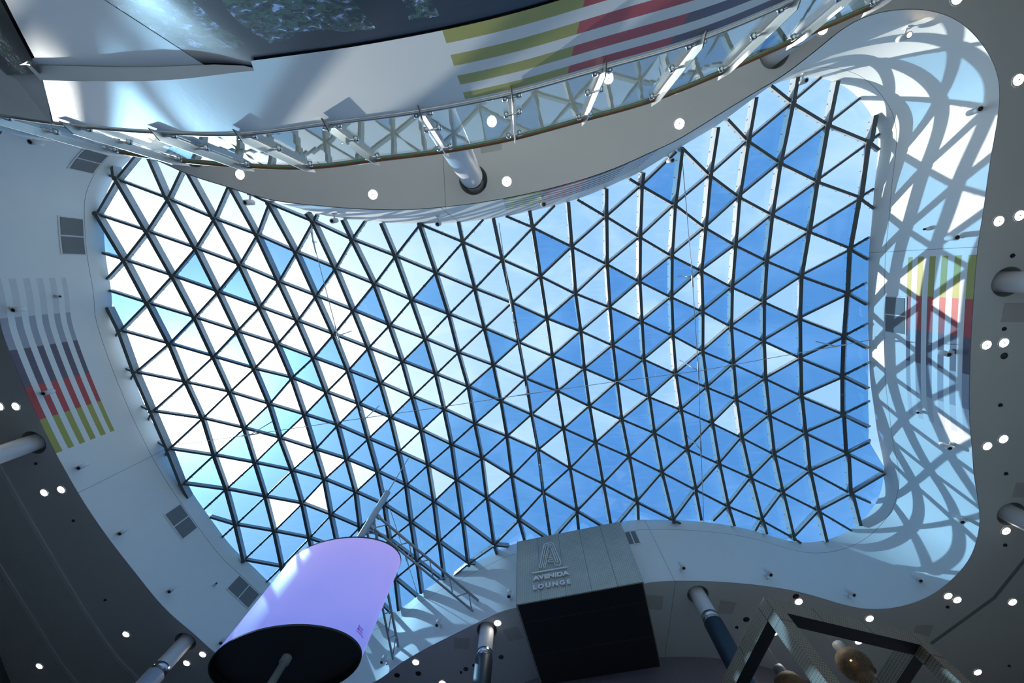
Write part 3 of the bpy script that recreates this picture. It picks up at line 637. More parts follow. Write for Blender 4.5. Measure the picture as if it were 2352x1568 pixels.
# ------------------------------------------------------------------ slab edge, mural and balustrade behind the camera
EDGE_PX = [(121, 279), (369, 301), (565, 303), (758, 279), (956, 253), (1159, 214), (1365, 157), (1593, 91), (1810, 3)]
E0 = [plan(u, v) * UP for u, v in EDGE_PX]
E0 = [Vector((-9.0, -2.35)), Vector((-7.0, -1.93)), Vector((-5.9, -1.66))] + E0 + [Vector((3.3, -2.72)), Vector((4.5, -3.2)), Vector((6.0, -3.9)), Vector((9.5, -5.8))]
EDGE = resample(catmull(E0, False), 400, False)
def edge_y(x):
    for a, b in zip(EDGE, EDGE[1:]):
        if a.x <= x <= b.x: return a.y + (b.y - a.y) * (x - a.x) / max(b.x - a.x, 1e-9)
    return EDGE[0].y if x < EDGE[0].x else EDGE[-1].y
HB = 2.63
def crease(h):   # left end of the straight fascia, a raking corner
    t = (UP - h) / (UP - HB)
    return -4.71 + 1.27 * t if h > HB else -3.44 + 1.14 * (HB - h)
r0 = plan(1007, 72).length
HR = [UP] + [HB * r0 / plan(780 + .3444 * a, .3444 * b).length for a, b in ((822, 665), (808, 620), (790, 567), (768, 508), (742, 445), (718, 372), (690, 295))] + [HB]
HR = [h for h in HR]
def dircol(u, v):  # x on the edge curve seen at pixel
    p = plan(u, v); return min(EDGE, key=lambda e: abs(math.atan2(p.x * e.y - p.y * e.x, p.dot(e)))).x
xo, xr, xp = dircol(1037, 150), dircol(1325, 86), dircol(1572, 57)
xe = 9.3
us = sorted(set([0.0, 1.0] + [k / 160 for k in range(161)]))
fb = MB()
grid = []
xs_fix = sorted(set([xo, xr, xp, xe] + [-3.4 + 0.06 * k for k in range(212)]))
def xrow(h):
    x0 = crease(h); return [x0 + (min(0, 1)) for _ in (0,)] + [x for x in xs_fix if x > -2.2] , x0
allx = [x for x in xs_fix if x > -2.2]
LIP = []
for kk, (u_, v0_, v1_) in enumerate([(100, 150, 186), (180, 152, 187), (260, 154, 187), (340, 154, 185), (420, 151, 179), (490, 148, 171), (550, 151, 164), (604, 159.5, 161)]):
    x_ = dircol(u_, (v0_ + v1_) / 2); LIP.append((x_, edge_y(x_) / plan(u_, v1_).y, (.062, .062, .062, .062, .055, .042, .022, .004)[kk], plan(u_, v0_).y))
xc_ = crease(LIP[0][1])
if xc_ < LIP[0][0]: LIP = [(xc_ - .02, LIP[0][1], LIP[0][2], LIP[0][3])] + LIP
def lip(x, k):
    for a_, b_ in zip(LIP, LIP[1:]):
        if a_[0] <= x <= b_[0]: return a_[k] + (b_[k] - a_[k]) * (x - a_[0]) / (b_[0] - a_[0])
    return LIP[0][k] if x < LIP[0][0] else (HB if k == 1 else 0.004)
def wall_top(x):
    return (edge_y(x) - lip(x, 2)) / lip(x, 3) + .015 if x <= LIP[-1][0] and x >= LIP[0][0] else (HB if x > LIP[-1][0] else (edge_y(x) - LIP[0][2]) / LIP[0][3])
gridv = []
for h in HR:
    x0 = crease(max(h, LIP[0][1])); row = []
    K = 30
    for k in range(K): row.append(x0 + (-2.2 - x0) * k / K)
    row += allx
    gridv.append([fb.vert((x, edge_y(x), max(h, lip(x, 1)) + CZ)) for x in row])
    rowx = row
for r in range(len(HR) - 1):
    for c in range(len(gridv[0]) - 1):
        xm = (rowx[c] + rowx[c + 1]) / 2 if c >= 30 else -9
        m = M['white']
        if r in (1, 3, 5, 7):
            if xo < xm < xr: m = M['olive']
            elif xr <= xm < xp: m = M['red']
            elif xm >= xp: m = M['plum']
        fb.face((gridv[r][c], gridv[r][c + 1], gridv[r + 1][c + 1], gridv[r + 1][c]), m)
slabf = struct(fb.build('wall_slab_edge'), 'white slab edge under the glass balustrade with olive, red and plum stripes')
# inclined flank rising to the left from the end of the slab edge
ek = MB(); ea, eb_, ec, ed = at(120, 290, UP) - Vector((0, 0.012, .0)), at(95, 145, HB), at(0, 250, 6.0), at(0, 110, 3.4)
dv1, dv2 = (ec - ea) * 2.0, (ec - ea) * 2.0
bk = Vector((0, -0.9, 0))
ek.quad([ea, eb_, eb_ + dv2, ea + dv1], M['white']); ek.quad([ea + bk, ea + dv1 + bk, eb_ + dv2 + bk, eb_ + bk], M['white'])
ek.quad([ea, ea + dv1, ea + dv1 + bk, ea + bk], M['greyblue']); ek.quad([eb_, eb_ + bk, eb_ + dv2 + bk, eb_ + dv2], M['greyblue'])
ek.quad([ea + dv1, eb_ + dv2, eb_ + dv2 + bk, ea + dv1 + bk], M['white'])
struct(ek.build('wall_escalator_flank'), 'white inclined escalator flank rising to the upper left corner')
# walking surface and body of the slab
sb_ = MB()
top = [(p.x, p.y) for p in EDGE[::4]]
ti = [sb_.vert((x, y, UP + CZ)) for x, y in top] + [sb_.vert((9.5, -14, UP + CZ)), sb_.vert((-9, -14, UP + CZ))]
sb_.face(ti, M['rear_floor'])
bi = [sb_.vert((x, y - 0.35, HB + CZ)) for x, y in top] + [sb_.vert((9.5, -14, HB + CZ)), sb_.vert((-9, -14, HB + CZ))]
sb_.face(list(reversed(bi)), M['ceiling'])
struct(sb_.build('floor_upper_rear'), 'upper floor slab behind the glass balustrade')
# mural print on the wall under the slab edge
mu = MB(); hs = [HB] + [HB - 0.2 * k for k in range(1, 22)]
gv = []
XM = -2.28
for h in hs:
    x0 = max(crease(h), -3.44); row = [XM + (xe - XM) * k / 110 for k in range(111)]
    gv.append([(mu.vert((x, edge_y(x) - lip(x, 2) - .006, (wall_top(x) if h == HB else h) + CZ)), (x, h + 1.6)) for x in row])
for r in range(len(hs) - 1):
    for c in range(110):
        q = [gv[r][c], gv[r][c + 1], gv[r + 1][c + 1], gv[r + 1][c]]
        mu.face([a[0] for a in q], M['mural'], [a[1] for a in q], True)
tag(mu.build('wall_mural'), 'dark forest photo print wrapped on the wall under the striped slab edge', 'mural')
pw = MB(); prev = None
for k in range(41):
    h = HB - (HB + 1.6) * k / 40
    a = min(crease(h + (.11 if k == 0 else 0)), XM); xs = [a + (XM - a) * c / 60 for c in range(61)]
    cur = [pw.vert((x, edge_y(x) - lip(x, 2) - .004, (wall_top(x) if k == 0 else h) + CZ)) for x in xs]
    if prev:
        for c in range(60): pw.face((prev[c], prev[c + 1], cur[c + 1], cur[c]), M['white'], None, True)
    prev = cur
struct(pw.build('wall_rear_left'), 'pale wall panel beside the forest print')
# dark print on the raking left return, below the slab
ml = MB(); prev = None
for k in range(12):
    hh = HB - 1.6 * k / 11; x0 = crease(hh) - 0.01
    a = Vector((x0, edge_y(x0) - 0.02, hh + CZ)); b2 = a + (ec - ea) * 1.5 - Vector((0, .05, 0))
    cur = (ml.vert(a), ml.vert(b2), hh)
    if prev: ml.face((prev[0], prev[1], cur[1], cur[0]), M['mural'], [(0.8, prev[2] - .9), (-4.2, prev[2] - .9), (-4.2, hh - .9), (0.8, hh - .9)])
    prev = cur
tag(ml.build('wall_mural'), 'small piece of dark forest print in the top left corner', 'mural')
# shaded underside where the wall below steps back at the left end of the slab edge
lp = MB(); prev = None
for (x, h1, d, py) in LIP:
    y = edge_y(x)
    cur = (lp.vert((x, y, h1 + CZ)), lp.vert((x, y - d, (y - d) / py + CZ)))
    if prev:
        lp.face((prev[0], cur[0], cur[1], prev[1]), M['white'])
    prev = cur
struct(lp.build('trim_recess'), 'tapering shaded underside of the slab edge at upper left')
# channel at the glass foot
ch = MB(); pts = [Vector((p.x, p.y + 0.004, UP + CZ + 0.03)) for p in EDGE[::3]]
ch.tube(pts, 0.02, M['stainless'], 8)
struct(ch.build('trim_glass_channel'), 'steel channel holding the foot of the balustrade glass')
# fins (posts), glass panes and handrail
FINS = [plan(u, v) * 4.70 for u, v in ((279, 346), (420, 370), (570, 379), (716, 379), (866, 368), (1023, 348), (1179, 320), (1340, 279), (1498, 231), (1659, 167), (1822, 93), (1996, 3))]
FINS = [Vector((FINS[0].x - 1.0, -1.84))] + FINS
def snap(p):
    k = min(range(len(EDGE)), key=lambda i: (EDGE[i] - p).length)
    t = (EDGE[min(k + 1, len(EDGE) - 1)] - EDGE[max(k - 1, 0)]).normalized()
    return k, EDGE[k], t, Vector((-t.y, t.x))
fk = []
for k, p in enumerate(FINS):
    i, c, t, n = snap(p); fk.append(i)
    T3, N3_ = Vector((t.x, t.y, 0)), Vector((n.x, n.y, 0)); base = Vector((c.x, c.y, UP + CZ))
    lab = 'steel balustrade post, ' + (ORD[k] + ' from the left')
    th = thing('balustrade_post', base, lab, 'post', 'steel posts of the balustrade')
    m = MB(); w = 0.012
    prof = [(0.015, -0.12), (0.10, -0.02), (0.10, 0.95), (0.055, 1.19), (0.015, 1.14)]
    A = [m.vert(base + T3 * w / 2 + N3_ * a + Vector((0, 0, b))) for a, b in prof]; B = [m.vert(base - T3 * w / 2 + N3_ * a + Vector((0, 0, b))) for a, b in prof]
    m.face(A, M['stainless']); m.face(list(reversed(B)), M['stainless'])
    for q in range(len(prof)): m.face((A[q], B[q], B[(q + 1) % 5], A[(q + 1) % 5]), M['stainless'])
    m.build('fin_plate', th)
    for hh in (0.06, 0.42, 0.98):
        q = base + N3_ * 0.02 + Vector((0, 0, hh)); m = MB()
        m.tube([q - T3 * 0.075, q + T3 * 0.075], 0.012, M['chrome'], 8)
        for s in (1, -1): m.lathe(q + T3 * 0.07 * s - N3_ * 0.028, N3_, [(0, 0), (.026, 0), (.026, .05), (0, .05)], M['chrome'], 12)
        m.build('glass_clamp', th)
for k in range(len(fk) - 1):
    a, b = fk[k], fk[k + 1]
    seg = [EDGE[a + (b - a) * q // 8] for q in range(9)]
    m = MB(); va = []
    for s, p in enumerate(seg):
        i, c, t, n = snap(p)
        if s == 0: c = c + t * 0.03
        if s == 8: c = c - t * 0.03
        row = []
        for off, z in ((0.012, 0.05), (0.012, 1.06), (0.0, 1.06), (0.0, 0.05)):
            q = c + n * off; row.append(m.vert((q.x, q.y, UP + CZ + z)))
        va.append(row)
    for s in range(8):
        A, B = va[s], va[s + 1]
        for q, mm in ((0, 'rail_glass'), (1, 'glass_edge'), (2, 'rail_glass'), (3, 'glass_edge')):
            m.face((A[q], B[q], B[(q + 1) % 4], A[(q + 1) % 4]), M[mm])
    tag(m.build('glass_panel'), 'clear glass balustrade pane, ' + ORD[k] + ' from the left', 'glass pane', 'glass panes of the balustrade')
hr = MB(); hr.tube([Vector((p.x, p.y + 0.015, UP + CZ + 1.09)) for p in EDGE[::3]], 0.03, M['wood'], 12)
tag(hr.build('handrail'), 'brown wooden handrail curving along the glass balustrade', 'handrail')
# ------------------------------------------------------------------ purple screen drum
HB5 = 5.85; HT5 = HB5 / 0.70
LC = Vector((-.924 * HB5, 1.501 * HB5)); LA, LBx = .3206 * HB5, .1716 * HB5; LR = math.radians(164.4)
def ell(t, k=1.0):
    x, y = LA * k * math.cos(t), LBx * k * math.sin(t)
    return Vector((LC.x + x * math.cos(LR) - y * math.sin(LR), LC.y + x * math.sin(LR) + y * math.cos(LR)))
drum = thing('led_screen_drum', (LC.x, LC.y, HB5 + CZ), 'large oval drum with glowing purple screen hung from a steel pole at bottom left', 'screen')
m = MB(); n = 96; A = []; B = []
for k in range(n):
    p = ell(2 * math.pi * k / n); A.append(m.vert((p.x, p.y, HB5 + CZ))); B.append(m.vert((p.x, p.y, HT5 + CZ)))
for k in range(n):
    m.face((A[k], A[(k + 1) % n], B[(k + 1) % n], B[k]), M['led'], smooth=True)
screen = m.build('screen', drum)
m = MB()
ring = [[m.vert((*ell(2 * math.pi * k / n, s), z + CZ)) for k in range(n)] for s, z in ((1.006, HB5 + .012), (1.006, HB5 - .03), (.985, HB5 - .03), (.985, HB5 + .10), (0.02, HB5 + .10))]
for r in range(4):
    for k in range(n): m.face((ring[r][k], ring[r + 1][k], ring[r + 1][(k + 1) % n], ring[r][(k + 1) % n]), M['black'], smooth=False)
m.face(list(reversed(ring[4])), M['black'])
m.build('bottom_panel', drum)['label'] = 'black underside'
m = MB()
ring = [[m.vert((*ell(2 * math.pi * k / n, s), z + CZ)) for k in range(n)] for s, z in ((1.004, HT5 - .03), (1.004, HT5 + .02), (0.02, HT5 + .02))]
for r in range(2):
    for k in range(n): m.face((ring[r][k], ring[r][(k + 1) % n], ring[r + 1][(k + 1) % n], ring[r + 1][k]), M['darkgrey'])
m.build('top_panel', drum)
rp = LC.length
HP = rp / plan(893, 1131).length
m = MB(); m.lathe((LC.x, LC.y, CZ), (0, 0, 1), [(0, HB5 - 0.02), (.115, HB5 - 0.02), (.115, HP - .03), (.08, HP), (0, HP)], M['steel_light'], 32); m.build('pole', drum)
m = MB(); m.tube([Vector((LC.x, LC.y, HP + CZ)), Vector((LC.x, LC.y, roof_z(LC.x, LC.y) - .2))], 0.02, M['steel_light'], 8); m.build('hanger_rod', drum)
m = MB(); m.lathe((LC.x, LC.y, CZ), (0, 0, -1), [(.085, -HB5), (.085, -HB5 + 1.1), (0, -HB5 + 1.1)], M['steel'], 24); m.build('pole_stub', drum)
# lettering low on the screen
def text_mesh(body, size, extrude, spacing=1.0, off=0.012):
    cu = bpy.data.curves.new('lettering_curve', 'FONT'); cu.body = body; cu.size = size; cu.extrude = extrude; cu.space_character = spacing; cu.offset = off * size
    o = bpy.data.objects.new('lettering_tmp', cu); COL.objects.link(o)
    me = bpy.data.meshes.new_from_object(o.evaluated_get(bpy.context.evaluated_depsgraph_get()))
    vs = [v.co.copy() for v in me.vertices]; fs = [tuple(p.vertices) for p in me.polygons]
    bpy.data.objects.remove(o); bpy.data.curves.remove(cu); bpy.data.meshes.remove(me)
    return vs, fs
def ell_n(t):
    d = ell(t + .001) - ell(t - .001); n = Vector((d.y, -d.x)).normalized()
    return n if n.dot(ell(t) - LC) > 0 else -n
def drum_hit(u, v):
    d = ray(u, v); d2 = Vector((d.x, d.y)); best = None
    for k in range(2880):
        t = 2 * math.pi * k / 2880; p = ell(t)
        if ell_n(t).dot(d2) > 0: continue
        e = abs(p.x * d.y - p.y * d.x) / (p.length * d2.length); h = p.dot(d2) / d2.length_squared * d.z
        if best is None or e < best[0]: best = (e, t, h)
    return best[1], best[2]
m = MB()
for (txt, u, v) in (('Bauer', 822.0, 1438.5), ('Media', 819.7, 1443.8), ('Outdoor', 817.4, 1449.0)):
    t0, h0 = drum_hit(u, v)
    vs, fs = text_mesh(txt, 0.066, 0.001, 1.08, 0.02)
    for f in fs:
        pass
    # walk along the ellipse from t0 so that the words read left to right from outside
    tt = [t0]; LL = [0.0]; step = 0.002
    n0 = ell_n(t0); sg = 1.0 if (ell(t0 + .01) - ell(t0)).dot(Vector((-n0.y, n0.x))) > 0 else -1.0
    while LL[-1] < 0.9:
        t2 = tt[-1] + sg * step; LL.append(LL[-1] + (ell(t2) - ell(tt[-1])).length); tt.append(t2)
    base = len(m.v)
    for w in vs:
        k = min(range(len(LL)), key=lambda q: abs(LL[q] - max(0, w.x)))
        p = ell(tt[k], 1.004); m.vert((p.x, p.y, h0 + CZ + w.y))
    for f in fs: m.face([base + q for q in f], M['ledtext'])
m.build('lettering', screen)['label'] = 'small dark lettering low on the screen'
# ------------------------------------------------------------------ trusses from the drum pole to the wall
def fas(u, v):
    i, h = col_at(u, v); p = RIM[i]; return Vector((p.x, p.y, min(max(h, H1 + .1), H2) + CZ))
def truss(u0, l0, e_up, e_lo, nb, label):
    t = thing('support_truss', e_up, label, 'truss', 'trusses holding the screen drum')
    a = Vector((LC.x, LC.y, u0 + CZ)); b = Vector((LC.x, LC.y, l0 + CZ))
    da = (Vector((e_up.x, e_up.y, 0)) - Vector((LC.x, LC.y, 0))).normalized()
    a += da * .12; b += da * .12; e_up = a.lerp(e_up, .988); e_lo = b.lerp(e_lo, .988)
    m = MB(); m.tube([a, e_up], .047, M['steel_light'], 12); m.build('top_chord', t)
    m = MB(); m.tube([b, e_lo], .04, M['steel_light'], 12); m.build('bottom_chord', t)
    for k in range(nb):
        f0, f1 = (k + .5) / nb, (k + 1) / nb
        m = MB(); m.tube([b.lerp(e_lo, k / nb + .02), a.lerp(e_up, f0)], .022, M['steel_light'], 8); m.build('web_bar', t)
        m = MB(); m.tube([a.lerp(e_up, f0), b.lerp(e_lo, f1 - .01)], .022, M['steel_light'], 8); m.build('web_bar', t)
    for q in (a, b):
        m = MB(); m.box_axes(q + da * .002 - Vector((0, 0, .07)) - Vector((-da.y, da.x, 0)) * .04, da * .14, Vector((-da.y, da.x, 0)) * .08, Vector((0, 0, .14)), M['steel_light']); m.build('bracket', t)
    return t
HU = rp / plan(868, 1183).length; HL = rp / plan(854, 1207).length
truss(HU, HL, fas(1101, 1381), fas(1089, 1405), 5, 'diagonal steel truss from the drum pole to the white wall left of the lounge box')
truss(HU - .16, HL - .16, fas(915, 1487), fas(903, 1516), 5, 'steel truss half hidden behind the purple drum, ending low on the wall')
# ------------------------------------------------------------------ lounge box
HX = 9.3
c0, c1 = plan(1185, 1388) * HX, plan(1478, 1335) * HX
ex = Vector((c1.x - c0.x, c1.y - c0.y, 0)); BL = ex.length; exn = ex / BL
ey = Vector((-exn.y, exn.x, 0)); ez = Vector((0, 0, 1))
BO = Vector((c0.x, c0.y, HX + CZ)); BH = 12.0 - HX; BD = 3.65
lb_ = thing('lounge_sign_box', BO, 'perforated grey metal box with lounge sign hung below the glass roof', 'sign box')
def on_front(u, v, out=0.0):
    d = ray(u, v); o = Vector((0, 0, CZ)); n_ = -ey
    t = (BO - o).dot(n_) / d.dot(n_)
    return o + d * t + n_ * out
m = MB(); w = 0.05
m.box_axes(BO, ex, ey * w, ez * BH, M['perf'], True); m.build('front_cladding', lb_)
m = MB(); m.box_axes(BO + ey * w, exn * w, ey * (BD - w), ez * BH, M['perf'], True); m.build('side_cladding', lb_)
m = MB(); m.box_axes(BO + ex - exn * w + ey * w, exn * w, ey * (BD - w), ez * BH, M['perf'], True); m.build('side_cladding', lb_)
m = MB(); m.box_axes(BO + exn * w + ey * w, exn * (BL - 2 * w), ey * (BD - w), ez * 0.04, M['perf_shade'], True)  # same metal as the cladding, underside shade put into its colour
for f in (0.22, 0.62): m.box_axes(BO + exn * w + ey * (BD * f) - ez * .006, exn * (BL - 2 * w), ey * .02, ez * .006, M['darkgrey'])
m.build('underside', lb_)['label'] = 'black underside'
CR = lambda a, b: (1180 + .10204 * a, 1230 + .10204 * b)
A1 = [(595,750),(580,735),(690,232),(720,200),(858,181),(893,205),(1075,640),(1050,678),(950,690),(930,667),(903,602),(790,615),(777,595),(797,570),(883,557),(868,516),(817,522),(803,500),(815,484),(852,478),(798,325),(715,725),(690,745),(673,727),(773,287),(788,264),(818,258),(835,272),(965,622),(985,632),(1008,602),(866,242),(845,224),(747,234),(727,252),(630,735)]
m = MB(); m.tube([on_front(*CR(*p), 0.05) for p in A1], 0.017, M['sign'], 8, closed=True)
m.build('logo', lb_)['label'] = 'large raised letter A drawn in outline tubes'
m = MB(); a, b = on_front(*CR(415, 866), 0), on_front(*CR(1212, 726), 0)
m.box_axes(a - ey * .06 - ez * .018, (b - a), -ey * .03 * -1, ez * .036, M['sign']); m.build('rule_bar', lb_)
for txt, q0, q1, hpx, sp in (('AVENIDA', (443, 1035), (1258, 900), 95, 1.0), ('LOUNGE', (445, 1240), (1288, 1097), 100, 1.42)):
    a, b = on_front(*CR(*q0)), on_front(*CR(*q1))
    vs, fs = text_mesh(txt, 1.0, 0.018, sp, 0.03)
    x0, x1 = min(v.x for v in vs), max(v.x for v in vs); y0, y1 = min(v.y for v in vs), max(v.y for v in vs)
    W = (b - a).length; Hh = (on_front(*CR(q0[0] + 12, q0[1] - hpx)) - a).z
    m = MB(); dx = (b - a).normalized()
    for v in vs: m.vert(a + dx * ((v.x - x0) / (x1 - x0) * W) + ez * ((v.y - y0) / (y1 - y0) * Hh) - ey * (0.045 + v.z))
    for f in fs: m.face(f, M['sign'])
    m.build('lettering', lb_)['label'] = 'raised white word ' + txt
# ------------------------------------------------------------------ bronze frame pavilion
T = 6.4; PW = .047 * T
px_ = Vector((math.cos(math.radians(14)), math.sin(math.radians(14)), 0)); py_ = Vector((-px_.y, px_.x, 0))
PA = Vector((*(plan(1754, 1370) * T), T + CZ)); PL = .577 * T; PD = 3.4
pav = thing('frame_pavilion', (PA.x, PA.y, UP + CZ), 'cube frame of bronze perforated beams at bottom right', 'frame')
def beam(name, o, a, b, c, dark=0):
    m = MB(); m.box_axes(o, a, b, c, M['bronze'], True, [M['bronze']] * 4 + [M['perf_shade'] if dark else M['bronze'], M['bronze']]); return m.build(name, pav)  # bottom face coloured near black as painted underside shade
zz = Vector((0, 0, PW))
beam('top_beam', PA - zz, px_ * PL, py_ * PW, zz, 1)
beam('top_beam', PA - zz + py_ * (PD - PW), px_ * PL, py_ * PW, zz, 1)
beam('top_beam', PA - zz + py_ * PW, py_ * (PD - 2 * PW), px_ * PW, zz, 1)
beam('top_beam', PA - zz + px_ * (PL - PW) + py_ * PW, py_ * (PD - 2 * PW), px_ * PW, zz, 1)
for sx in (0, 1):
    for sy in (0, 1):
        o = PA + px_ * (PL - PW) * sx + py_ * (PD - PW) * sy; o.z = UP + CZ
        beam('post', o, Vector((0, 0, T - UP - PW)), px_ * PW, py_ * PW)
# ------------------------------------------------------------------ pendant lamps
def pendant(u, v, h, s, label):
    p = at(u, v, h); t = thing('pendant_lamp', p, label, 'lamp', 'woven pendant lamps in the bronze frame')
    m = MB(); m.lathe(p, (0, 0, 1), [(.10 * s, 0.0), (.115 * s, .10 * s), (.10 * s, .17 * s), (0, .18 * s)], M['grille'], 24); m.build('cap', t)
    m = MB(); m.lathe(p, (0, 0, -1), [(.10 * s, 0), (.24 * s, .05 * s), (.30 * s, .17 * s), (.27 * s, .28 * s), (.17 * s, .40 * s)], M['weave'], 40, uv=True); m.build('outer_shade', t)
    m = MB(); m.lathe(p, (0, 0, -1), [(.05 * s, .02 * s), (.08 * s, .2 * s), (.15 * s, .44 * s), (.12 * s, .56 * s)], M['weave'], 32, uv=True); m.build('inner_shade', t)
    m = MB(); m.lathe(p - Vector((0, 0, .12 * s)), (0, 0, -1), [(0, -.03), (.022, -.01), (.026, .02), (0, .045)], M['amber'], 12); m.build('bulb', t)
    for dx in (-.06, .06):
        m = MB(); m.tube([p + Vector((dx * s, 0, .16 * s)), Vector((p.x + dx * s, p.y, H1 + CZ))], .004, M['steel_light'], 6); m.build('wire', t)
    return t
pendant(1941, 1500, 8.75, 1.62, 'woven pendant lamp with amber bulb, the upper one inside the bronze frame')
pendant(1801, 1554, 8.75, 1.62, 'woven pendant lamp cut by the bottom edge, left one inside the bronze frame')
# ------------------------------------------------------------------ recessed downlights
def build_downlight():
    t = thing('recessed_downlight', (0, 0, 0), '', 'downlight', 'recessed downlights in the soffit')
    m = MB(); m.lathe((0, 0, 0), (0, 0, -1), [(.155, 0), (.155, .012), (.135, .016), (.125, .006), (.125, -.03)], M['lightwhite'], 32); m.build('trim_ring', t)
    m = MB(); m.lathe((0, 0, 0), (0, 0, -1), [(.127, .0045), (.06, .006), (0, .006)], M['lamp'], 32); df = m.build('diffuser', t)
    m = MB(); m.lathe((0, 0, 0), (0, 0, -1), [(.016, .005), (.016, .03), (0, .034)], M['darkgrey'], 12); m.build('lamp_pin', df)
    return t
DL = [(552, 401, 'first of five below the handrail from the left'), (857, 447, 'second of five below the handrail from the left'), (1164, 417, 'beside the white column, to its right'),
      (1560, 285, 'below the right part of the handrail near the glass roof'), (1397, 181, 'seen above the handrail through the glass, right of middle'), (1130, 280, 'seen through the balustrade glass left of the middle'),
      (1888, 67, 'beside the column at the right end of the balustrade'), (2338, 184, 'highest at the right edge'), (2293, 508, 'left of the upper pair at the right edge'), (2341, 495, 'right of the upper pair at the right edge'),
      (2265, 792, 'left of the pair below the upper right column'), (2305, 787, 'right of the pair below the upper right column'), (2267, 1024, 'left of the pair above the lower right column'), (2304, 1008, 'right of the pair above the lower right column'),
      (2310, 1219, 'just below the lower right column'), (2177, 1368, 'left of the pair near the rounded lower right corner'), (2198, 1377, 'right of the pair near the rounded lower right corner'), (2325, 1382, 'beyond the straight ceiling groove'),
      (2245, 1543, 'lowest at the right edge'), (2197, -3, 'cut by the top edge'), (1834, 1381, 'touching the bronze frame top beam, left one'), (1997, 1420, 'touching the bronze frame top beam, right one'), (1778, 1452, 'seen inside the bronze frame beside its post'),
      (1972, 1472, 'seen under the bronze top beam'), (1143, 1430, 'beside the column left of the lounge box'), (955, 1520, 'between the drum and the lounge box'), (1016, 1568, 'cut by the bottom edge'),
      (37, 933, 'at the left edge beside the painted stripes'), (0, 933, 'cut by the left edge'), (102, 1131, 'left of the pair below the left column'), (141, 1124, 'right of the pair below the left column'),
      (290, 1456, 'alone above the lower left column'), (91, 1529, 'lowest at the left'), (466, 1502, 'right of the pair beside the lower left column'), (429, 1522, 'left of the pair beside the lower left column')]
dl0 = None
for (u, v, lab) in DL:
    p = at(u, v, H1); p.z -= 0.002
    L = 'round white downlight ' + lab
    if dl0 is None: dl0 = build_downlight(); dl0.location = p; dl0['label'] = L
    else: copy_tree(dl0, p, (0, 0, random.random()), L)
    if (u, v) in ((1143, 1430), (1164, 417), (1888, 67), (2310, 1219), (466, 1502), (429, 1522)): continue   # too close to a column to throw a useful beam
    ld = bpy.data.lights.new('downlight_beam', 'SPOT'); ld.energy = DLE * (LTOP if v < 460 and u < 2000 else 2.2 if u > 1900 and v < 1100 else 1.2 if u > 1900 else 0.7); ld.spot_size = math.radians(115); ld.spot_blend = .6; ld.shadow_soft_size = .12; ld.color = (1.0, .96, .90)
    lo = bpy.data.objects.new('downlight_beam', ld); COL.objects.link(lo); lo.location = p - Vector((0, 0, .03))
# ------------------------------------------------------------------ spotlights on the fascia
def build_spot():
    t = thing('wall_spotlight', (0, 0, 0), '', 'spotlight', 'white spotlights on the curved wall')
    m = MB(); m.box_axes(Vector((-.05, 0, -.07)), Vector((.10, 0, 0)), Vector((0, .03, 0)), Vector((0, 0, .14)), M['lightwhite']); m.build('base_plate', t)
    m = MB(); m.box_axes(Vector((-.02, .02, -.015)), Vector((.04, 0, 0)), Vector((0, .17, 0)), Vector((0, 0, .03)), M['lightwhite']); m.build('arm', t)
    ax = Vector((0, .22, -1)).normalized(); o = Vector((0, .20, .10))
    m = MB(); m.lathe(o, ax, [(0, -.06), (.055, -.05), (.078, -.02), (.078, .26), (.052, .262)], M['lightwhite'], 24); bd = m.build('body', t)
    m = MB(); m.lathe(o, ax, [(.053, .2625), (.05, .24), (.03, .225), (0, .225)], M['lens'], 24); m.build('lens', bd)
    return t
SP = [(2258, 250, 'near the upper right bend of the wall'), (2205, 543, 'above the painted flag on the right wall'), (2187, 806, 'on the painted flag of the right wall'), (2187, 1020, 'below the painted flag on the right wall'),
      (2217, 1188, 'at the lower right bend in the striped shadows'), (2112, 1335, 'on the shaded wall, first from the right at the bottom'), (1947, 1370, 'on the shaded wall, second from the right at the bottom'), (1758, 1325, 'on the shaded wall, third from the right at the bottom'),
      (1564, 1310, 'on the shaded wall just right of the lounge box'), (1172, 1373, 'on the wall just left of the lounge box'), (1015, 1437, 'on the wall below the truss'), (890, 1520, 'at the foot of the hidden truss'),
      (178, 1072, 'first below the painted flag on the left wall'), (275, 1225, 'second below the painted flag on the left wall'), (386, 1355, 'third below the painted flag on the left wall'), (507, 1475, 'beside the lower rim of the purple drum'),
      (28, 707, 'upper one on the painted flag of the left wall'), (97, 900, 'lower one on the painted flag of the left wall'), (70, 311, 'on the left wall near the balustrade end'), (548, 448, 'hanging below the soffit edge, first from the left'),
      (768, 490, 'hanging below the soffit edge, second from the left'), (1005, 498, 'hanging below the soffit edge, third from the left'), (1248, 452, 'on the small striped flag below the soffit edge'), (1532, 356, 'hanging below the soffit edge near the right rafters'),
      (1818, 187, 'where the soffit edge meets the upper right bend')]
sp0 = None
for (u, v, lab) in SP:
    i, h = col_at(u, v); n = nin(i); p = RIM[i]
    loc = Vector((p.x, p.y, min(max(h, 10.2), 12.7) + CZ)); rot = (0, 0, math.atan2(-n.x, n.y)); L = 'white cylinder spotlight ' + lab
    if sp0 is None: sp0 = build_spot(); sp0.location = loc; sp0.rotation_euler = rot; sp0['label'] = L
    else: copy_tree(sp0, loc, rot, L)
i, h = col_at(2084, 66); n = nin(i); p = RIM[i]
o = copy_tree(sp0, Vector((p.x, p.y, h + CZ)), (0, 0, math.atan2(-n.x, n.y)), 'lit spotlight shining at the upper right bend of the wall')
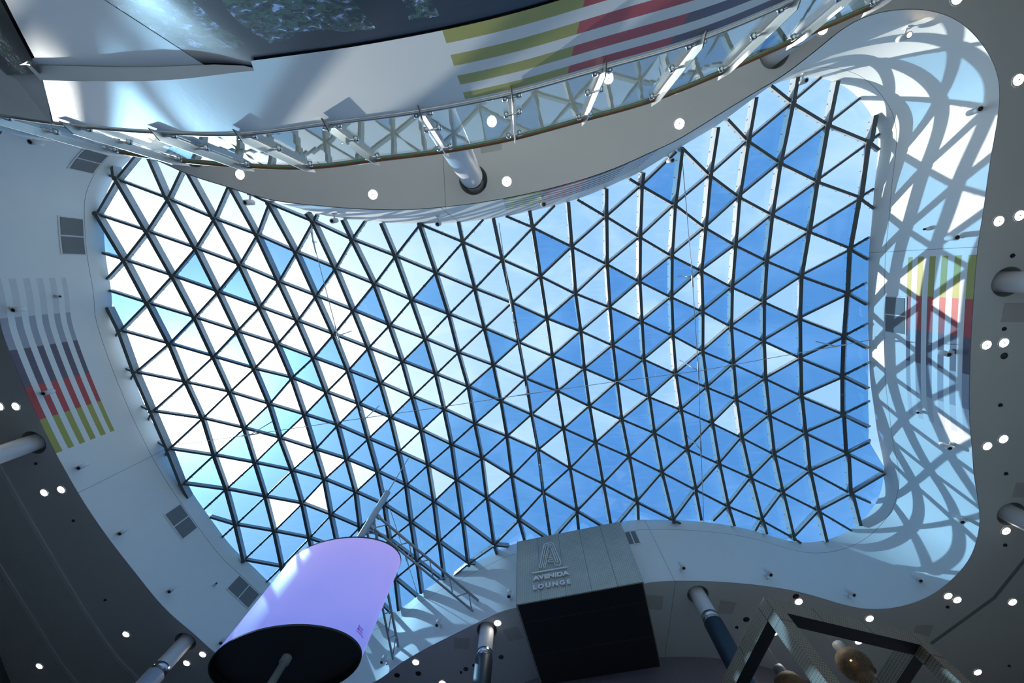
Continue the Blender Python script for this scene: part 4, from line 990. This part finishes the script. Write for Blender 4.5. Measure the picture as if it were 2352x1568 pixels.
for chd in o.children_recursive:
    if chd.name.startswith('lens'):
        chd.data = chd.data.copy(); chd.data.materials.clear(); chd.data.materials.append(mat('lit_lens', (1, .8, .5), emit=(1, .72, .38), estr=9))
def small(name, u, v, size, mname, label, cat, group=None):
    i, h = col_at(u, v); n = nin(i); p = RIM[i]; N_ = Vector((n.x, n.y, 0)); t = Vector((-n.y, n.x, 0))
    m = MB(); c = Vector((p.x, p.y, min(h, 12.8) + CZ))
    m.box_axes(c - t * size / 2 - Vector((0, 0, size / 2)), t * size, N_ * size * 1.1, Vector((0, 0, size)), M[mname])
    m.lathe(c + N_ * size * 1.1, N_ * 1.0 - Vector((0, 0, .6)), [(size * .3, -.02), (size * .3, size * .5), (0, size * .5)], M['lens'], 12)
    return tag(m.build(name, None, .004), label, cat, group)
for u, v, lab in ((2133, 529, 'on the sunlit right wall above the flag'), (2118, 943, 'on the right wall below the flag'), (130, 680, 'on the left wall above the flag'), (492, 1342, 'on the left wall beside the lowest vent'), (1386, 1207, 'beside the top of the lounge box')):
    small('motion_sensor', u, v, 0.11, 'lightwhite', 'small sensor box ' + lab, 'sensor', 'sensors on the curved wall')
# ------------------------------------------------------------------ vent grilles on the fascia
def vent(u0, v0, u1, v1, h0, h1, label):
    i0, i1 = col_at(u0, v0)[0], col_at(u1, v1)[0]
    if (i1 - i0) % NC > NC / 2: i0, i1 = i1, i0
    cnt = (i1 - i0) % NC
    mid = (i0 + cnt // 2) % NC
    t = thing('vent_grille', (RIM[mid].x, RIM[mid].y, h0 + CZ), label, 'vent', 'double vent grilles on the curved wall')
    def strip(name, s0, s1, ha, hb, d, m_):
        m = MB(); pr = None; K = 10
        for q in range(K + 1):
            s = (i0 + s0 + (s1 - s0) * q / K) % NC; i = int(s); f_ = s - i; p = RIM[i].lerp(RIM[(i + 1) % NC], f_); n = nin(i)
            cur = [m.vert((p.x + n.x * dd, p.y + n.y * dd, hh + CZ)) for dd, hh in ((.0, ha), (d, ha), (d, hb), (.0, hb))]
            if pr:
                for r_ in range(4): m.face((pr[r_], cur[r_], cur[(r_ + 1) % 4], pr[(r_ + 1) % 4]), M[m_])
            else: m.face(cur, M[m_])
            pr = cur
        m.face(list(reversed(pr)), M[m_])
        return m.build(name, t)
    g = .25
    strip('frame', -.4, cnt + .4, h0 - .05, h1 + .05, .018, 'lightwhite')
    strip('grille', 0, cnt / 2 - g, h0, h1, .03, 'grille'); strip('grille', cnt / 2 + g, cnt, h0, h1, .03, 'grille')
    return t
vent(2053, 682, 2053, 764, 11.72, 12.33, 'double vent grille on the sunlit right wall beside the flag')
vent(167, 499, 175, 586, 11.72, 12.33, 'double vent grille on the left wall, near its upper corner')
vent(390, 1176, 448, 1208 + 8, 11.72, 12.33, 'double vent grille on the left wall below the sun')
vent(535, 1340, 590, 1370, 11.72, 12.33, 'double vent grille on the left wall beside the purple drum')
vent(1436, 1232, 1462, 1231, 11.72, 12.33, 'vent grille half hidden behind the right edge of the lounge box')
vent(190, 392, 240, 352, 11.72, 12.33, 'curved double vent grille at the upper left corner of the opening')
# ------------------------------------------------------------------ soffit details
def plate(pxs, label, mname='panel'):
    P = [at(u, v, H1) for u, v in pxs]; c = sum(P, Vector()) / 4
    m = MB(); a = [m.vert((p.x, p.y, H1 + CZ - .001)) for p in P]; b = [m.vert((p.x + (c.x - p.x) * .01, p.y + (c.y - p.y) * .01, H1 + CZ - .010)) for p in P]
    m.face(b, M[mname])
    for k in range(4): m.face((a[k], a[(k + 1) % 4], b[(k + 1) % 4], b[k]), M[mname])
    return tag(m.build('ceiling_panel'), label, 'panel', 'access panels in the soffit')
Z8 = lambda a, b: (780 + .1956 * a, 1400 + .1956 * b)
plate([Z8(1340, 325), Z8(1525, 320), Z8(1520, 455), Z8(1345, 452)], 'faint square panel left of the column by the lounge box')
plate([Z8(1910, 230), Z8(2085, 192), Z8(2160, 335), Z8(1985, 372)], 'square panel between the column and the lounge box')
plate([(1656, 1377), (1692, 1384), (1681, 1409), (1648, 1408)], 'square panel right of the navy column')
plate([(1486, 1366), (1524, 1368), (1521, 1400), (1487, 1398)], 'square panel just right of the lounge box')
plate([(2104, 1434), (2144, 1434), (2134, 1462), (2098, 1452)], 'square panel behind the bronze frame corner')
plate([(2334, 1108), (2360, 1108), (2360, 1142), (2324, 1142)], 'square panel above the lower right column')
plate([(2307, 695), (2360, 695), (2360, 740), (2298, 740)], 'square panel below the upper right column')
plate([(1102, 331), (1151, 324), (1153, 344), (1105, 352)], 'square panel by the white column under the handrail')
DOT = [(2325, 587, .06, 'above the upper right column'), (2306, 755, .06, 'above the middle right pair'), (2306, 817, .10, 'below the middle right pair, larger and round'), (2297, 930, .06, 'between two right downlight pairs'), (2310, 1087, .06, 'above the lower right column'),
       (2308, 1251, .06, 'below the lower right column'), (2176, 1393, .06, 'below the corner downlight pair'), (1692, 1440, .06, 'right of the navy column'), (1714, 1422, .11, 'black and round left of the bronze frame'), (1828, 1369, .11, 'black and round above the bronze beam'),
       (1088, 1527, .06, 'left of the column by the lounge box'), (1070, 1536, .10, 'left of the lounge column, larger'), (1151, 1508, .10, 'right of the lounge column'), (912, 1550, .11, 'black and round near the drum, left one'), (961, 1546, .11, 'black and round near the drum, right one'),
       (2317, 1528, .05, 'at the far lower right'), (1059, 1543, .05, 'tiny and reddish left of the lounge column'), (83, 1064, .05, 'below the left edge column'), (169, 1195, .05, 'upper left soffit'), (242, 1377, .05, 'lower left soffit')]
for (u, v, r, lab) in DOT:
    p = at(u, v, H1); m = MB()
    big = r > .08
    m.lathe(p, (0, 0, -1), [(r, -.03), (r, .012), (r * .55, .03), (r * .5, .042 if not big else .035), (0, .046 if not big else .04)], M['black' if 'black' in lab or r < .08 else 'darkgrey'], 16)
    tag(m.build('smoke_detector' if big else 'sprinkler_head'), ('round ceiling detector ' if big else 'small sprinkler head ') + lab, 'detector' if big else 'sprinkler', 'fittings in the soffit')
def ribbon(name, px, w, d, mname, label, h=H1):
    P = [at(u, v, h) for u, v in px]; m = MB(); prev = None
    for k, p in enumerate(P):
        t = (P[min(k + 1, len(P) - 1)] - P[max(k - 1, 0)]).normalized(); s = Vector((-t.y, t.x, 0)) * w / 2
        cur = [m.vert(p + s), m.vert(p + s - Vector((0, 0, d))), m.vert(p - s - Vector((0, 0, d))), m.vert(p - s)]
        if prev:
            for q in range(4): m.face((prev[q], cur[q], cur[(q + 1) % 4], prev[(q + 1) % 4]), M[mname])
        prev = cur
    return struct(m.build(name), label)
ribbon('trim_1', [(-60, 990), (0, 1073), (69, 1193), (138, 1310), (193, 1400), (241, 1472), (275, 1517), (317, 1558), (380, 1620)], .16, .03, 'lightwhite', 'pale curved strip in the left soffit, nearer the opening')
ribbon('trim_2', [(-60, 1200), (0, 1300), (69, 1410), (138, 1520), (176, 1568), (230, 1640)], .16, .03, 'lightwhite', 'pale curved strip in the left soffit, farther from the opening')
ribbon('trim_3', [(2137, 1476), (2212, 1422), (2282, 1371), (2330, 1311), (2400, 1225)], .07, .04, 'seam', 'straight groove strip in the lower right soffit')
jt = MB()
for (u0, v0, u1, v1) in ((1018, 360, 1024, 482), (1552, 1334, 1527, 1508)):
    a, b = at(u0, v0, H1), at(u1, v1, H1); jt.bar(a, b, .012, .004, Vector((0, 0, 1)), M['seam'])
jt.build('panel_joint', ceil)
# bulkhead behind the lounge
bh = MB(); prev = None
BPX = [(1000, 1640), (1100, 1603), (1204, 1567), (1236, 1556), (1330, 1530), (1430, 1515), (1530, 1509), (1600, 1508), (1650, 1512), (1710, 1522), (1770, 1535), (1860, 1565), (1950, 1612), (2050, 1690)]
for q in catmull([plan(u, v) * H1 for u, v in BPX], False, 6):
    cur = (bh.vert((q.x, q.y, H1 + CZ)), bh.vert((q.x, q.y, UP + CZ)))
    if prev: bh.face((prev[0], prev[1], cur[1], cur[0]), M['bulkhead'])
    prev = cur
struct(bh.build('wall_front'), 'curved dark grey wall behind the lounge')
# ------------------------------------------------------------------ floors and outer walls
fo = MB(); fo.box_axes(Vector((-21, -14, -.2)), Vector((42, 0, 0)), Vector((0, 35, 0)), Vector((0, 0, .2)), M['floor']); struct(fo.build('floor'), 'pale tiled ground floor')
up = MB()
for (x0, y0, x1, y1) in ((-21, 6.9, 21, 21), (9.6, -14, 21, 6.9), (-21, -14, -9.2, 6.9)):
    up.box_axes(Vector((x0, y0, UP + CZ - .5)), Vector((x1 - x0, 0, 0)), Vector((0, y1 - y0, 0)), Vector((0, 0, .5)), M['gallery'])
struct(up.build('floor_upper'), 'upper gallery floor around the void')
for nm, o, a in (('wall_left', (-21, -14), (0, 35)), ('wall_right', (21, -14), (.2, 35)), ('wall_back', (-21, -14), (42, -.2)), ('wall_far', (-21, 21), (42, .2))):
    m = MB(); ax_ = Vector((a[0], 0, 0)) if abs(a[0]) > 1 else Vector((0.2 if nm == 'wall_right' else -.2, 0, 0)); bx_ = Vector((0, a[1], 0)) if abs(a[1]) > 1 else Vector((0, a[1], 0))
    m.box_axes(Vector((o[0], o[1], 0)), ax_, bx_, Vector((0, 0, H1 + CZ + .3)), M['rear_wall' if nm == 'wall_back' else 'outer']); struct(m.build(nm), 'plain grey perimeter wall')
# ------------------------------------------------------------------ light
sd = plan(420, 900); SUN = Vector((sd.x, sd.y, 1)).normalized()
su = bpy.data.lights.new('sun', 'SUN'); su.energy = SUN_E; su.angle = math.radians(.53); su.color = (1.0, .95, .86)
so = bpy.data.objects.new('sun', su); COL.objects.link(so); so.rotation_euler = (-SUN).to_track_quat('-Z', 'Y').to_euler()
so.location = SUN * 60
w = bpy.data.worlds.new('sky'); SC.world = w; w.use_nodes = True
n, l = w.node_tree.nodes, w.node_tree.links; n.clear()
out = n.new('ShaderNodeOutputWorld'); bg = n.new('ShaderNodeBackground'); tc = n.new('ShaderNodeTexCoord')
dt = n.new('ShaderNodeVectorMath'); dt.operation = 'DOT_PRODUCT'; dt.inputs[1].default_value = SUN
nm = n.new('ShaderNodeVectorMath'); nm.operation = 'NORMALIZE'
l.new(tc.outputs['Generated'], nm.inputs[0]); l.new(nm.outputs[0], dt.inputs[0])
ac = n.new('ShaderNodeMath'); ac.operation = 'ARCCOSINE'; cl = n.new('ShaderNodeClamp'); cl.inputs['Min'].default_value = -1; l.new(dt.outputs['Value'], cl.inputs[0]); l.new(cl.outputs[0], ac.inputs[0])
cr = n.new('ShaderNodeValToRGB'); e = cr.color_ramp.elements
dv = n.new('ShaderNodeMath'); dv.operation = 'DIVIDE'; dv.inputs[1].default_value = math.pi; l.new(ac.outputs[0], dv.inputs[0])
STOPS = SKY
e[0].position = STOPS[0][0]; e[0].color = (*STOPS[0][1], 1); e[1].position = STOPS[-1][0]; e[1].color = (*STOPS[-1][1], 1)
for ps, c in STOPS[1:-1]:
    x = e.new(ps); x.color = (*c, 1)
l.new(dv.outputs[0], cr.inputs[0])
# thin streaky cloud
mp = n.new('ShaderNodeMapping'); mp.inputs['Scale'].default_value = (2.2, 3.4, 2.0); mp.inputs['Rotation'].default_value = (0, 0, .6)
cn = n.new('ShaderNodeTexNoise'); cn.inputs['Scale'].default_value = 2.0; cn.inputs['Detail'].default_value = 7; cn.inputs['Distortion'].default_value = .7
l.new(nm.outputs[0], mp.inputs[0]); l.new(mp.outputs[0], cn.inputs['Vector'])
cm = n.new('ShaderNodeMapRange'); cm.inputs['From Min'].default_value = .46; cm.inputs['From Max'].default_value = .78; cm.inputs['To Max'].default_value = .38
l.new(cn.outputs['Fac'], cm.inputs['Value'])
mx = n.new('ShaderNodeMix'); mx.data_type = 'RGBA'; mx.inputs[7].default_value = (.47, .56, .72, 1)
l.new(cm.outputs[0], mx.inputs[0]); l.new(cr.outputs[0], mx.inputs[6])
# bright aureole around the sun
gm = n.new('ShaderNodeMath'); gm.operation = 'MULTIPLY'; gm.inputs[1].default_value = -1 / .062
l.new(ac.outputs[0], gm.inputs[0])
ge = n.new('ShaderNodeMath'); ge.operation = 'EXPONENT'; l.new(gm.outputs[0], ge.inputs[0])
gs = n.new('ShaderNodeVectorMath'); gs.operation = 'SCALE'; gs.inputs[0].default_value = (7.0, 7.0, 6.8); l.new(ge.outputs[0], gs.inputs['Scale'])
ad = n.new('ShaderNodeVectorMath'); ad.operation = 'ADD'; l.new(mx.outputs[2], ad.inputs[0]); l.new(gs.outputs[0], ad.inputs[1])
l.new(ad.outputs[0], bg.inputs['Color']); bg.inputs['Strength'].default_value = 1.0
l.new(bg.outputs[0], out.inputs['Surface'])
# ------------------------------------------------------------------ camera and view
cam = bpy.data.cameras.new('camera'); cam.sensor_fit = 'HORIZONTAL'; cam.sensor_width = 36.0; cam.lens = FPX / 2352 * 36.0; cam.clip_end = 500; cam.clip_start = .05
co = bpy.data.objects.new('camera', cam); COL.objects.link(co); co.matrix_world = Matrix.Translation((0, 0, CZ)) @ R.to_4x4()
SC.camera = co
SC.view_settings.view_transform = 'Standard'; SC.view_settings.look = 'None'; SC.view_settings.gamma = 1.0; SC.view_settings.exposure = EXPO
SC.view_settings.use_curve_mapping = False
SC.cycles.max_bounces = 10; SC.cycles.diffuse_bounces = 5; SC.cycles.transparent_max_bounces = 24; SC.cycles.glossy_bounces = 5
